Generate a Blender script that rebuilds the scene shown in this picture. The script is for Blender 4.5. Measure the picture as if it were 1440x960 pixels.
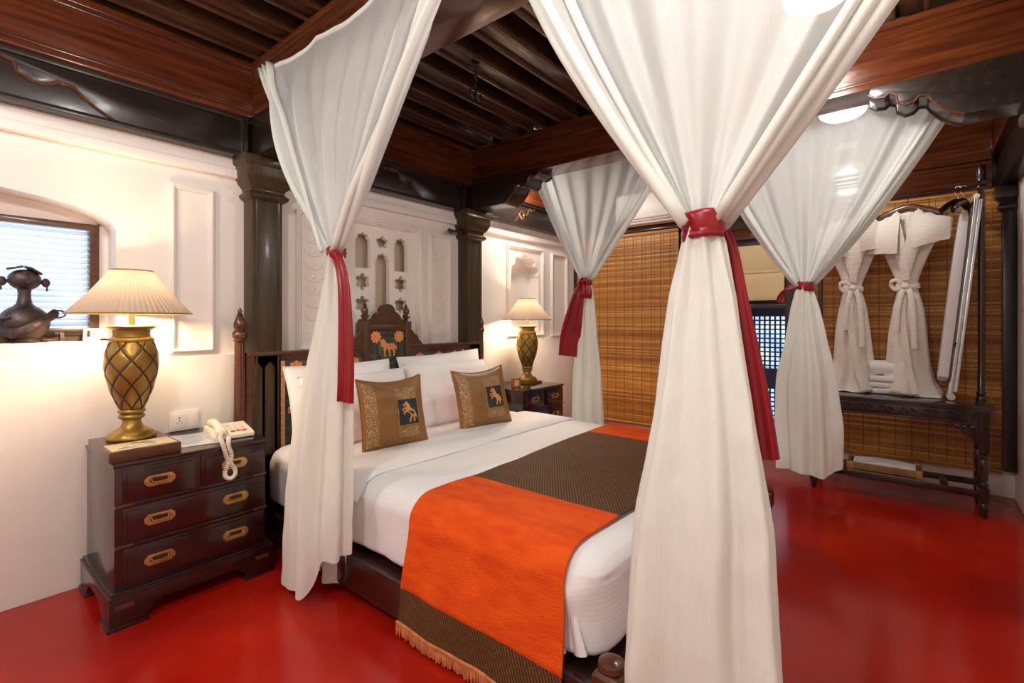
import bpy, bmesh, math, random
from mathutils import Vector, Matrix, noise
from mathutils.geometry import tessellate_polygon
random.seed(7)
PI = math.pi
for o in list(bpy.data.objects): bpy.data.objects.remove(o)
S = bpy.context.scene
COL = S.collection

# ------------------------------------------------------------------ camera
cd = bpy.data.cameras.new('camera'); cam = bpy.data.objects.new('camera', cd); COL.objects.link(cam)
cam.location = (0, 0, 1.22)
cam.rotation_euler = (PI/2, 0, math.radians(39.27 - 90))
cd.sensor_width = 36; cd.lens = 683.7/1440*36; cd.shift_y = -29.2/1440; cd.clip_start = .02
S.camera = cam
S.view_settings.view_transform = 'Standard'; S.view_settings.look = 'None'
S.view_settings.gamma = 1; S.view_settings.use_curve_mapping = False
S.view_settings.exposure = 0.0

# ------------------------------------------------------------------ world: hazy daylight sky
W = bpy.data.worlds.new('world'); S.world = W; W.use_nodes = True
nt = W.node_tree; nt.nodes.clear()
wo = nt.nodes.new('ShaderNodeOutputWorld'); bg = nt.nodes.new('ShaderNodeBackground')
bg.inputs[0].default_value = (.70, .84, 1.0, 1); bg.inputs[1].default_value = 2.2
nt.links.new(bg.outputs[0], wo.inputs[0])

WARM = (1.0, .74, .48)
def point_light(name, loc, power, radius, color, parent=None):
    ld = bpy.data.lights.new(name, 'POINT'); ld.energy = power; ld.shadow_soft_size = radius; ld.color = color
    o = bpy.data.objects.new(name, ld); COL.objects.link(o); o.location = loc
    if parent: o.parent = parent
    return o
CEIL_AND_FILL_LAMPS = [  # x, y, watts; two are seen (bed foot, robes), four added as fill
    (-.55, .55, 72), (-.55, 2.0, 38), (.62, .15, 26), (2.42, .30, 30), (3.9, .345, 16), (3.55, 2.62, 30)]
TABLE_LAMP_W = 36

# ------------------------------------------------------------------ materials
def mat(name, color, rough=.5, metal=0, spec=.5, bump=None, var=None, trans=0, extra=None, coat=0, grain=None, emit=None):
    """var=(scale, color2, stretch) mixes a second colour by noise; bump=(scale, strength, stretch); grain like var but streaky"""
    m = bpy.data.materials.new(name); m.use_nodes = True
    n = m.node_tree.nodes; l = m.node_tree.links
    b = n['Principled BSDF']
    b.inputs['Base Color'].default_value = (*color, 1); b.inputs['Roughness'].default_value = rough
    b.inputs['Metallic'].default_value = metal; b.inputs['Specular IOR Level'].default_value = spec
    if coat: b.inputs['Coat Weight'].default_value = coat; b.inputs['Coat Roughness'].default_value = .08
    if emit: b.inputs['Emission Color'].default_value = (*emit[0], 1); b.inputs['Emission Strength'].default_value = emit[1]
    tc = n.new('ShaderNodeTexCoord')
    def tex(scale, stretch, detail=4):
        mp = n.new('ShaderNodeMapping'); mp.inputs['Scale'].default_value = stretch
        l.new(tc.outputs['Object'], mp.inputs[0])
        t = n.new('ShaderNodeTexNoise'); t.inputs['Scale'].default_value = scale; t.inputs['Detail'].default_value = detail
        l.new(mp.outputs[0], t.inputs['Vector']); return t
    if var:
        t = tex(var[0], var[2] if len(var) > 2 else (1, 1, 1))
        r = n.new('ShaderNodeValToRGB'); r.color_ramp.elements[0].color = (*color, 1); r.color_ramp.elements[1].color = (*var[1], 1)
        r.color_ramp.elements[0].position = .35; r.color_ramp.elements[1].position = .68
        l.new(t.outputs['Fac'], r.inputs[0]); l.new(r.outputs[0], b.inputs['Base Color'])
    if bump:
        t = tex(bump[0], bump[2] if len(bump) > 2 else (1, 1, 1))
        bp = n.new('ShaderNodeBump'); bp.inputs['Strength'].default_value = bump[1]; bp.inputs['Distance'].default_value = .01
        l.new(t.outputs['Fac'], bp.inputs['Height']); l.new(bp.outputs[0], b.inputs['Normal'])
    return m

def nodes_of(m): return m.node_tree.nodes, m.node_tree.links

M = {}
M['plaster'] = mat('plaster', (.82, .76, .71), .75, var=(1.3, (.86, .81, .76)), bump=(9, .10))
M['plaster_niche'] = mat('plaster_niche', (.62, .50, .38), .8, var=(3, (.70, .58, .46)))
M['floor'] = mat('red_oxide_floor', (.28, .004, .002), .17, spec=.5, var=(1.6, (.42, .014, .005)), bump=(14, .035))
M['black_wood'] = mat('black_wood', (.016, .009, .007), .28, var=(3, (.032, .017, .010), (2, 2, 9)), bump=(16, .06), coat=.1)
M['column_wood'] = mat('column_wood', (.036, .020, .008), .34, spec=.35, var=(4, (.070, .040, .016), (12, 12, 1)), bump=(16, .05, (8, 8, 1)), coat=.08)
M['black_beam'] = mat('black_beam', (.012, .009, .008), .26, var=(4, (.026, .015, .010), (1, 9, 9)), bump=(14, .08), coat=.1)
M['brown_beam_x'] = mat('brown_beam_x', (.050, .011, .004), .20, var=(3, (.115, .027, .008), (1, 9, 14)), bump=(12, .05, (1, 6, 6)), coat=.4)
M['brown_beam_y'] = mat('brown_beam_y', (.055, .012, .004), .20, var=(3, (.120, .030, .008), (9, 1, 14)), bump=(12, .05, (6, 1, 6)), coat=.4)
M['joist'] = mat('joist_wood', (.040, .016, .009), .25, var=(4, (.085, .034, .016), (1, 9, 9)), bump=(14, .1, (1, 8, 8)), coat=.3)
M['mahogany'] = mat('mahogany', (.017, .0035, .003), .22, var=(5, (.030, .007, .005), (2, 12, 12)), coat=.4)
M['bed_wood'] = mat('bed_wood', (.060, .018, .007), .28, var=(6, (.105, .034, .012), (3, 12, 8)), coat=.3)
M['console_wood'] = mat('console_wood', (.016, .006, .005), .24, var=(6, (.032, .011, .008)), coat=.4)
M['brass'] = mat('brass', (.58, .38, .13), .34, metal=.8, var=(18, (.40, .23, .07)))
M['brass_dark'] = mat('brass_dark', (.07, .035, .015), .4, metal=.5)
M['gold'] = mat('antique_gold', (.36, .235, .055), .36, metal=.7, var=(9, (.25, .145, .03)), bump=(30, .05))
M['groove'] = mat('groove_brown', (.035, .016, .007), .5)
M['sheet'] = mat('white_sheet', (.86, .85, .86), .6, spec=.3)
M['pillow'] = mat('pillow_cotton', (.86, .84, .83), .65, spec=.3, bump=(6, .12))
M['robe'] = mat('waffle_cotton', (.74, .67, .61), .85, spec=.2)
M['towel'] = mat('terry', (.80, .78, .77), .9, spec=.1, bump=(90, .3))
M['runner_orange'] = mat('runner_orange', (.78, .10, .008), .75, spec=.15, var=(8, (.66, .062, .006), (3, 1, 3)), bump=(260, .5, (1, .25, 1)))
M['runner_brown'] = mat('runner_brown', (.075, .034, .013), .7, spec=.2)
M['fringe'] = mat('fringe_thread', (.62, .22, .07), .75, var=(40, (.42, .13, .04)))
M['brocade'] = mat('brocade', (.20, .09, .016), .45, spec=.5)
M['brocade_band'] = mat('brocade_band', (.28, .14, .04), .45, spec=.5)
M['orange_side'] = mat('orange_side', (.80, .16, .01), .6)
M['patch'] = mat('patch_teal', (.012, .022, .024), .6)
M['motif'] = mat('motif_orange', (.62, .22, .06), .6, var=(30, (.72, .33, .12)))
M['motif2'] = mat('motif_coral', (.78, .17, .06), .6, var=(60, (.80, .38, .14)))
M['tapestry'] = mat('tapestry', (.030, .042, .036), .7, var=(22, (.085, .085, .055)))
M['piping'] = mat('piping_pink', (.62, .22, .13), .7, var=(70, (.72, .45, .3)))
M['satin'] = mat('red_satin', (.225, .0008, .007), .36, spec=.4)
M['ivory'] = mat('ivory_plastic', (.82, .74, .60), .35)
M['ivory_key'] = mat('ivory_key', (.72, .66, .56), .4)
M['red_label'] = mat('red_label', (.70, .06, .06), .5)
M['white_plastic'] = mat('white_plastic', (.84, .80, .74), .35)
M['ac_white'] = mat('ac_white', (.86, .80, .72), .4)
M['ac_grey'] = mat('ac_grey', (.45, .40, .36), .4)
M['dark'] = mat('dark_gap', (.006, .005, .005), .6)
M['blue_label'] = mat('blue_label', (.05, .22, .60), .5)
M['paper'] = mat('paper', (.66, .68, .76), .6)
M['cream'] = mat('cream_paper', (.80, .68, .44), .6, var=(14, (.74, .58, .34)))
M['ink'] = mat('ink', (.10, .05, .03), .7)
M['bronze'] = mat('bronze', (.050, .036, .034), .45, metal=.55, var=(16, (.10, .07, .06)), bump=(40, .3))
M['chrome'] = mat('chrome', (.62, .62, .63), .18, metal=1)
M['iron'] = mat('iron', (.03, .025, .022), .4, metal=.7)
M['rubber'] = mat('grey_cap', (.55, .52, .50), .5)
M['canvas'] = mat('board_cover', (.60, .57, .58), .8)
M['roman'] = mat('roman_cream', (.72, .55, .30), .8, bump=(60, .15))
M['lattice'] = mat('lattice_dark', (.012, .012, .016), .35)
M['tray'] = mat('tray_brass_wood', (.20, .10, .03), .45, var=(24, (.30, .17, .06)), bump=(50, .3))
M['bulb'] = mat('bulb', (1, .9, .7), .4, emit=((1, .80, .52), 18))
M['dome'] = mat('lamp_dome', (1, .95, .9), .4, emit=((1, .90, .76), 9))
M['outside'] = mat('sky_dimmer_blue', (.35, .47, .75), .8, var=(2.5, (.75, .85, .95)))  # patchy pale blue for the wall added against the bright sky
M['deck'] = mat('deck_dark', (.03, .035, .06), .18, var=(3, (.06, .07, .11)))

def wave_bump(m, scale, axis, strength, prof='SIN', second=None, dist=.004):
    n, l = nodes_of(m); b = n['Principled BSDF']; tc = n.new('ShaderNodeTexCoord')
    def wave(ax, sc):
        w = n.new('ShaderNodeTexWave'); w.wave_type = 'BANDS'; w.bands_direction = ax; w.wave_profile = prof
        w.inputs['Scale'].default_value = sc; l.new(tc.outputs['Object'], w.inputs['Vector']); return w
    w = wave(axis, scale); src = w.outputs['Fac']
    if second:
        w2 = wave(second[0], second[1]); mm = n.new('ShaderNodeMath'); mm.operation = 'ADD'
        l.new(src, mm.inputs[0]); l.new(w2.outputs['Fac'], mm.inputs[1]); src = mm.outputs[0]
    bp = n.new('ShaderNodeBump'); bp.inputs['Strength'].default_value = strength; bp.inputs['Distance'].default_value = dist
    l.new(src, bp.inputs['Height']); l.new(bp.outputs[0], b.inputs['Normal']); return src
def wave_color(m, src, c0, c1, p0=.3, p1=.7):
    n, l = nodes_of(m); r = n.new('ShaderNodeValToRGB')
    r.color_ramp.elements[0].color = (*c0, 1); r.color_ramp.elements[1].color = (*c1, 1)
    r.color_ramp.elements[0].position = p0; r.color_ramp.elements[1].position = p1
    l.new(src, r.inputs[0]); l.new(r.outputs[0], n['Principled BSDF'].inputs['Base Color'])
# satin stripe of the sheets
s_ = wave_bump(M['sheet'], 20, 'Y', .05, second=('Z', 20)); 
wave_bump(M['robe'], 26, 'Z', .4, dist=.004)

def twill(m, c0, c1, sc, angle):
    n, l = nodes_of(m); tc = n.new('ShaderNodeTexCoord'); mp = n.new('ShaderNodeMapping')
    mp.inputs['Rotation'].default_value = angle; l.new(tc.outputs['Object'], mp.inputs[0])
    w = n.new('ShaderNodeTexWave'); w.bands_direction = 'X'; w.inputs['Scale'].default_value = sc
    w.inputs['Distortion'].default_value = .6; w.inputs['Detail'].default_value = 1; w.inputs['Detail Scale'].default_value = 30
    l.new(mp.outputs[0], w.inputs['Vector'])
    w2 = n.new('ShaderNodeTexVoronoi'); w2.inputs['Scale'].default_value = 190; l.new(tc.outputs['Object'], w2.inputs['Vector'])
    mm = n.new('ShaderNodeMath'); mm.operation = 'MULTIPLY'; l.new(w.outputs['Fac'], mm.inputs[0]); l.new(w2.outputs['Distance'], mm.inputs[1])
    wave_color(m, mm.outputs[0], c0, c1, .05, .55)
twill(M['runner_brown'], (.045, .019, .007), (.17, .082, .028), 30, (0, 0.5, 0.9))
def brocade(m, c0, c1, sc):
    n, l = nodes_of(m); tc = n.new('ShaderNodeTexCoord')
    mp = n.new('ShaderNodeMapping'); mp.inputs['Scale'].default_value = (1, .05, .7); l.new(tc.outputs['Object'], mp.inputs[0])
    v = n.new('ShaderNodeTexVoronoi'); v.feature = 'DISTANCE_TO_EDGE'; v.inputs['Scale'].default_value = sc
    l.new(mp.outputs[0], v.inputs['Vector']); wave_color(m, v.outputs['Distance'], c1, c0, .02, .16)
brocade(M['brocade_band'], (.13, .055, .012), (.58, .35, .15), 140)
brocade(M['brocade'], (.20, .085, .014), (.30, .145, .034), 160)

def bamboo():
    m = bpy.data.materials.new('bamboo_slat'); m.use_nodes = True; n, l = nodes_of(m); b = n['Principled BSDF']
    b.inputs['Roughness'].default_value = .5
    tc = n.new('ShaderNodeTexCoord'); sp = n.new('ShaderNodeSeparateXYZ'); l.new(tc.outputs['Object'], sp.inputs[0])
    d = n.new('ShaderNodeMath'); d.operation = 'DIVIDE'; d.inputs[1].default_value = .0125; l.new(sp.outputs['Z'], d.inputs[0])
    fl = n.new('ShaderNodeMath'); fl.operation = 'FLOOR'; l.new(d.outputs[0], fl.inputs[0])
    wn = n.new('ShaderNodeTexWhiteNoise'); wn.noise_dimensions = '1D'; l.new(fl.outputs[0], wn.inputs['W'])
    mp = n.new('ShaderNodeMapping'); mp.inputs['Scale'].default_value = (1, 1.2, 34); l.new(tc.outputs['Object'], mp.inputs[0])
    ns = n.new('ShaderNodeTexNoise'); ns.inputs['Scale'].default_value = 2.2; l.new(mp.outputs[0], ns.inputs['Vector'])
    mx = n.new('ShaderNodeMath'); mx.operation = 'MULTIPLY_ADD'; mx.inputs[1].default_value = .55; l.new(wn.outputs['Value'], mx.inputs[0])
    m2 = n.new('ShaderNodeMath'); m2.operation = 'MULTIPLY'; m2.inputs[1].default_value = .55; l.new(ns.outputs['Fac'], m2.inputs[0]); l.new(m2.outputs[0], mx.inputs[2])
    r = n.new('ShaderNodeValToRGB'); e = r.color_ramp.elements
    e[0].position = .22; e[0].color = (.26, .085, .010, 1); e[1].position = .92; e[1].color = (.85, .50, .16, 1)
    k = e.new(.62); k.color = (.56, .23, .030, 1)
    l.new(mx.outputs[0], r.inputs[0]); l.new(r.outputs[0], b.inputs['Base Color'])
    return m
M['bamboo'] = bamboo()
M['bamboo_cord'] = mat('bamboo_cord', (.50, .26, .07), .7)
M['bamboo_dark'] = mat('bamboo_dark_cord', (.22, .085, .014), .7)
M['bamboo_back'] = mat('bamboo_backing_brown', (.10, .035, .006), .7)  # plain dark brown behind the slats and in the back panels

def cloth(name, color, see, transl, weave=420, thread=.05, gather=False):
    """thin woven cloth: diffuse + translucent, a share of light passes straight between the threads"""
    m = bpy.data.materials.new(name); m.use_nodes = True; n, l = nodes_of(m); n.clear()
    out = n.new('ShaderNodeOutputMaterial'); df = n.new('ShaderNodeBsdfDiffuse'); tr = n.new('ShaderNodeBsdfTranslucent'); tp = n.new('ShaderNodeBsdfTransparent')
    df.inputs[0].default_value = (*color, 1); tr.inputs[0].default_value = (*color, 1)
    a = n.new('ShaderNodeMixShader'); a.inputs[0].default_value = transl; l.new(df.outputs[0], a.inputs[1]); l.new(tr.outputs[0], a.inputs[2])
    c = n.new('ShaderNodeMixShader'); l.new(a.outputs[0], c.inputs[1]); l.new(tp.outputs[0], c.inputs[2]); l.new(c.outputs[0], out.inputs[0])
    tc = n.new('ShaderNodeTexCoord'); mp = n.new('ShaderNodeMapping'); mp.inputs['Scale'].default_value = (1, 1, .04)
    l.new(tc.outputs['Object'], mp.inputs[0])
    ns = n.new('ShaderNodeTexNoise'); ns.inputs['Scale'].default_value = weave; ns.inputs['Detail'].default_value = 2; l.new(mp.outputs[0], ns.inputs['Vector'])
    mr = n.new('ShaderNodeMapRange'); mr.inputs['From Min'].default_value = .3; mr.inputs['From Max'].default_value = .7
    mr.inputs['To Min'].default_value = max(see-thread, 0); mr.inputs['To Max'].default_value = see+thread
    l.new(ns.outputs['Fac'], mr.inputs['Value'])
    if gather:   # cloth drawn together lets less light straight through
        at = n.new('ShaderNodeAttribute'); at.attribute_name = 'gather'
        iv = n.new('ShaderNodeMath'); iv.operation = 'MULTIPLY'; l.new(mr.outputs[0], iv.inputs[0]); l.new(at.outputs['Fac'], iv.inputs[1]); l.new(iv.outputs[0], c.inputs[0])
    else: l.new(mr.outputs[0], c.inputs[0])
    return m
M['sheer'] = cloth('sheer_voile', (.84, .86, .85), .46, .40, gather=True)
M['voile'] = cloth('voile_gathered', (.86, .87, .82), .05, .30, thread=.03)
M['shade'] = cloth('pleated_silk', (.40, .325, .265), .0, .10, thread=.0)
M['louvre_glass'] = cloth('frosted_louvre', (.88, .92, .98), .10, .75, thread=.02)

# ------------------------------------------------------------------ builders
class MB:
    def __init__(s): s.bm = bmesh.new()
    def box(s, a, b, m=None):
        x0, y0, z0 = a; x1, y1, z1 = b
        v = [s.bm.verts.new(p) for p in ((x0,y0,z0),(x1,y0,z0),(x1,y1,z0),(x0,y1,z0),(x0,y0,z1),(x1,y0,z1),(x1,y1,z1),(x0,y1,z1))]
        if m: 
            for q in v: q.co = m @ q.co
        for f in ((0,3,2,1),(4,5,6,7),(0,1,5,4),(1,2,6,5),(2,3,7,6),(3,0,4,7)): s.bm.faces.new([v[i] for i in f])
        return s
    def rings(s, rings, cap=True, closed=True):
        R = [[s.bm.verts.new(p) for p in r] for r in rings]
        for a, b in zip(R, R[1:]):
            n = len(a)
            for i in range(n if closed else n-1):
                j = (i+1) % n; s.bm.faces.new((a[i], a[j], b[j], b[i]))
        if cap and closed: s.bm.faces.new(R[0][::-1]); s.bm.faces.new(R[-1])
        return s
    def lathe(s, prof, c=(0,0,0), n=28, fn=None, cap=True, ax='z'):
        rs = []
        for r, z in prof:
            ring = []
            for i in range(n):
                t = 2*PI*i/n; k = r*(fn(t, z) if fn else 1)
                p = (k*math.cos(t), k*math.sin(t), z)
                if ax == 'y': p = (p[0], p[2], p[1])
                if ax == 'x': p = (p[2], p[0], p[1])
                ring.append((c[0]+p[0], c[1]+p[1], c[2]+p[2]))
            rs.append(ring)
        return s.rings(rs, cap)
    def square(s, prof, c=(0,0,0), sx=1, sy=1):
        return s.rings([[(c[0]+h*sx*a, c[1]+h*sy*b, c[2]+z) for a, b in ((-1,-1),(1,-1),(1,1),(-1,1))] for h, z in prof])
    def tube(s, pts, r, n=8, flat=None, side=None, cap=True):
        """sweep along pts; r number or list; flat: second radius (ribbon) ; side: vector giving the wide direction"""
        pts = [Vector(p) for p in pts]; rs = []
        up = None
        for i, p in enumerate(pts):
            t = (pts[min(i+1, len(pts)-1)] - pts[max(i-1, 0)]).normalized()
            if side is not None: a = Vector(side(i) if callable(side) else side); a = (a - t*a.dot(t)).normalized()
            else:
                if up is None: up = Vector((0,0,1)) if abs(t.z) < .9 else Vector((1,0,0))
                a = (up - t*up.dot(t)).normalized(); up = a
            b = t.cross(a); rr = r[i] if hasattr(r, '__len__') else r
            ff = (flat[i] if hasattr(flat, '__len__') else flat) if flat is not None else rr
            rs.append([p + a*rr*math.cos(2*PI*k/n) + b*ff*math.sin(2*PI*k/n) for k in range(n)])
        return s.rings(rs, cap)
    def prism(s, loops, d0, d1, plane='xz'):
        """polygon (first loop) with holes, extruded from d0 to d1 along the axis left over"""
        def P(u, v, d): return (u, d, v) if plane == 'xz' else ((d, u, v) if plane == 'yz' else (u, v, d))
        flat = [p for lp in loops for p in lp]
        A = [s.bm.verts.new(P(*p, d0)) for p in flat]; B = [s.bm.verts.new(P(*p, d1)) for p in flat]
        for t in tessellate_polygon([[Vector((p[0], p[1], 0)) for p in lp] for lp in loops]):
            for V in (A, B):
                try: s.bm.faces.new([V[i] for i in t])
                except ValueError: pass
        k = 0
        for lp in loops:
            n = len(lp)
            for i in range(n):
                j = (i+1) % n; s.bm.faces.new((A[k+i], A[k+j], B[k+j], B[k+i]))
            k += n
        return s
    def grid(s, P, nu, nv, wrap=False):
        V = [[s.bm.verts.new(P(i/(nu-1) if not wrap else i/nu, j/(nv-1))) for i in range(nu)] for j in range(nv)]
        for j in range(nv-1):
            for i in range(nu if wrap else nu-1):
                k = (i+1) % nu; s.bm.faces.new((V[j][i], V[j][k], V[j+1][k], V[j+1][i]))
        return s
    def ball(s, c, r, n=16, m=10):
        rx, ry, rz = r if hasattr(r, '__len__') else (r, r, r)
        prof = [(max(math.sin(PI*i/m), .02), -math.cos(PI*i/m)) for i in range(m+1)]
        return s.rings([[(c[0]+rx*k*math.cos(2*PI*q/n), c[1]+ry*k*math.sin(2*PI*q/n), c[2]+rz*z) for q in range(n)] for k, z in prof])
    def xf(s, m):
        for v in s.bm.verts: v.co = m @ v.co
        return s
    def build(s, name, m, parent=None, smooth=False, bevel=0, kind=None, angle=40):
        bmesh.ops.recalc_face_normals(s.bm, faces=s.bm.faces)
        if bevel:
            es = [e for e in s.bm.edges if len(e.link_faces) == 2 and e.calc_face_angle(0) > .6]
            bmesh.ops.bevel(s.bm, geom=es, offset=bevel, segments=2, affect='EDGES', profile=.6, clamp_overlap=True)
        me = bpy.data.meshes.new(name); s.bm.to_mesh(me); s.bm.free()
        if smooth or bevel:
            me.shade_smooth()
            me.set_sharp_from_angle(angle=math.radians(angle if smooth else 20))
        me.materials.append(M[m] if isinstance(m, str) else m)
        o = bpy.data.objects.new(name, me); COL.objects.link(o)
        if parent: o.parent = parent
        if kind: o['kind'] = kind
        return o
def tag(o, label, cat, group=None, kind=None):
    o['label'] = label; o['category'] = cat
    if group: o['group'] = group
    if kind: o['kind'] = kind
    return o
def thing(name, label, cat, loc=(0,0,0), rz=0, group=None):
    o = bpy.data.objects.new(name, None); COL.objects.link(o); o.empty_display_size = .05
    o.location = loc; o.rotation_euler = (0, 0, rz); return tag(o, label, cat, group)
def struct(o, label=None):
    o['kind'] = 'structure'
    if label: o['label'] = label
    return o
def sroot(name, label=None, loc=(0,0,0)):
    o = bpy.data.objects.new(name, None); COL.objects.link(o); o.location = loc; return struct(o, label)
def dup(root, loc, label, rz=None):
    r = root.copy(); COL.objects.link(r); r.location = loc; r['label'] = label
    if rz is not None: r.rotation_euler = (0, 0, rz)
    def kids(a, b):
        for ch in a.children:
            c = ch.copy(); COL.objects.link(c); c.parent = b; kids(ch, c)
    kids(root, r); return r
def nz(x, y=0, z=0): return noise.noise(Vector((x, y, z)))
def lerp(a, b, t): return a+(b-a)*t
def sm(t): t = max(0, min(1, t)); return t*t*(3-2*t)
def interp(tab, t):
    for (a, va), (b, vb) in zip(tab, tab[1:]):
        if t <= b: return lerp(va, vb, (t-a)/(b-a) if b > a else 0)
    return tab[-1][1]
def catmull(pts, k=6):
    P = [Vector(p) for p in pts]; P = [2*P[0]-P[1]] + P + [2*P[-1]-P[-2]]; out = []
    for i in range(1, len(P)-2):
        a, b, c, d = P[i-1], P[i], P[i+1], P[i+2]
        for q in range(k):
            t = q/k; out.append(.5*((2*b)+(c-a)*t+(2*a-5*b+4*c-d)*t*t+(3*b-a-3*c+d)*t**3))
    out.append(P[-2]); return out

# ================================================================== SETTING
YW, XW, YR, XL = 2.957, 4.755, -.56, -1.9      # head wall, far wall, right wall, rear wall
ZB, ZT, ZL = 2.35, 2.645, 2.135                # beam bottom / top, lintel bottom
# floor
f = MB().box((XL-.15, YR-.15, -.1), (XW+.12, YW+.25, 0)).build('floor', 'floor'); struct(f, 'polished red oxide floor of the bedroom')

def arch_loop(x0, x1, z0, zs, zt, n=14):
    """opening with segmental arched top: spring zs, crown zt"""
    pts = [(x0, z0), (x1, z0)]
    for i in range(n+1):
        t = PI*i/n; pts.append(((x0+x1)/2 + (x1-x0)/2*math.cos(t), zs + (zt-zs)*math.sin(t)))
    return pts
def cusp_loop(x0, x1, z0, zs, zt, lobes=5):
    """cusped (foliated) arch opening"""
    cx, hw = (x0+x1)/2, (x1-x0)/2; pts = [(x0, z0), (x1, z0), (x1, zs)]
    for q in range(lobes):
        a0, a1 = PI*q/lobes, PI*(q+1)/lobes
        for i in range(7):
            t = i/6; a = lerp(a0, a1, t); r = .88 + .15*math.sin(PI*t)
            if 0 < q*7+i < lobes*7-1: pts.append((cx+hw*r*math.cos(a), zs+(zt-zs)*r*math.sin(a)))
    pts.append((x0, zs)); return pts
def foil_loop(cx, cz, rx, rz, lobes=6, start=PI/2):
    pts = []
    for q in range(lobes):
        a0 = start + 2*PI*(q-.5)/lobes
        for i in range(6):
            t = i/6; a = a0+2*PI/lobes*t; r = .66+.34*math.sin(PI*t)
            pts.append((cx+rx*r*math.cos(a), cz+rz*r*math.sin(a)))
    return pts
# head wall (one plaster skin with its niches cut through)
wl = sroot('wall_left', 'white plastered wall with niches behind the bed')
JX = 2.145
jali = [cusp_loop(JX-.225, JX-.10, 1.59, 1.76, 1.84), cusp_loop(JX+.105, JX+.225, 1.59, 1.76, 1.84), cusp_loop(JX-.062, JX+.062, 1.12, 1.63, 1.71),
        foil_loop(JX, 1.79, .055, .045, 5), foil_loop(JX-.165, 1.495, .062, .062), foil_loop(JX+.165, 1.495, .062, .062),
        foil_loop(JX-.165, 1.335, .062, .062), foil_loop(JX+.165, 1.335, .062, .062), cusp_loop(JX-.225, JX-.10, 1.02, 1.18, 1.24), cusp_loop(JX+.105, JX+.225, 1.02, 1.18, 1.24)]
NX0, NX1, NZ = -.80, .605, 1.122
niche = arch_loop(NX0, NX1, NZ, 1.655, 1.80)
lniche = cusp_loop(3.60, 4.05, 1.123, 1.66, 1.875, 5)
rect = [(XL, 0), (XW+.1, 0), (XW+.1, 2.88), (XL, 2.88)]
jwin = [(1.84, .98), (2.45, .98), (2.45, 1.90), (1.84, 1.90)]
MB().prism([rect, niche, lniche, jwin], YW, YW+.19).build('wall_face', 'plaster', wl)
MB().prism([[(1.83, .97), (2.46, .97), (2.46, 1.91), (1.83, 1.91)]] + jali, YW+.016, YW+.055).build('pierced_screen', 'plaster', wl)['label'] = 'pierced plaster screen of cusped openings'
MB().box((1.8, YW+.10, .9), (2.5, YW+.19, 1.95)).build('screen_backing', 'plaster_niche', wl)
MB().box((3.55, YW+.13, 1.05), (4.1, YW+.19, 1.95)).build('niche_backing', 'plaster', wl)
MB().box((XL, YW-.014, 0), (1.19, YW+.01, 1.035)).build('dado', 'plaster', wl, bevel=.004)
MB().box((3.2, YW-.014, 0), (XW, YW+.01, 1.035)).build('dado', 'plaster', wl, bevel=.004)
MB().box((XL, YW-.035, 2.02), (XW, YW+.01, 2.07)).box((XL, YW-.02, 2.07), (XW, YW+.01, ZL+.02)).build('cornice', 'plaster', wl, bevel=.012)
def moulding(x0, x1, z0, z1, w=.028, d=.016, y=YW, parent=wl, name='panel_moulding', d2=.026):
    for k, (a, dd, ww) in enumerate(((0, d, w), (w*.35, d2, w*.3))):
        MB().prism([[(x0+a, z0+a), (x1-a, z0+a), (x1-a, z1-a), (x0+a, z1-a)], [(x0+a+ww, z0+a+ww), (x1-a-ww, z0+a+ww), (x1-a-ww, z1-a-ww), (x0+a+ww, z1-a-ww)]], y-dd, y+.005).build(name, 'plaster', parent, bevel=.003)
moulding(.82, 1.03, 1.05, 1.935); moulding(1.80, 2.49, .94, 1.945, .034)
moulding(2.57, 2.80, 1.03, 1.92); moulding(1.49, 1.72, 1.03, 1.92)
moulding(3.53, 4.12, 1.06, 1.955, .03); moulding(4.26, 4.57, 1.05, 1.94)
moulding(-1.6, -1.1, 1.1, 1.93)
for cx, sx in ((2.685, 1), (1.605, -1)):   # carved vine reliefs in the narrow panels
    m = MB()
    for k in range(8):
        z = 1.84 - k*.082
        m.tube([(cx+.060*math.cos(PI*q/12), YW-.002, z-.042*math.sin(PI*q/12)) for q in range(13)], .0055, 6)
        m.ball((cx, YW-.001, z-.012), (.012, .006, .016), 8, 6)
    m.prism([cusp_loop(cx-.075, cx+.075, 1.10, 1.12, 1.06+.1, 3)], YW-.006, YW+.003)
    m.build('carved_relief', 'plaster', wl, smooth=True)
# louvred window in the left niche
w1 = sroot('window_1', 'louvred window deep in the left wall niche', (0, 0, 0))
wy = YW+.165
fr = MB()
fr.prism([[(-.78, 1.125), (.567, 1.125), (.567, 1.69), (-.78, 1.69)], [(-.74, 1.175), (.53, 1.175), (.53, 1.66), (-.74, 1.66)]], wy-.035, wy+.03).build('window_frame', 'bed_wood', w1, bevel=.004)
MB().box((-.74, wy-.05, 1.150), (.53, wy-.015, 1.186)).build('window_rail', 'black_wood', w1, bevel=.004)
sl = None
for k in range(17):
    z = 1.205 + k*.0275
    if sl is None:
        sl = MB().box((-.74, -.017, -.0022), (.53, .017, .0022)).build('slat', 'louvre_glass', w1); s0 = sl
    else: s0 = sl.copy(); COL.objects.link(s0); s0.parent = w1
    s0.location = (0, wy+.005, z); s0.rotation_euler = (math.radians(38), 0, 0)
MB().box((NX0-.05, YW+.15, .9), (NX1+.05, YW+.19, 1.13)).box((.565, YW+.15, 1.1), (NX1+.05, YW+.19, 1.9)).box((NX0-.05, YW+.15, 1.69), (NX1+.05, YW+.19, 1.9)).build('niche_back', 'plaster', wl)

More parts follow.
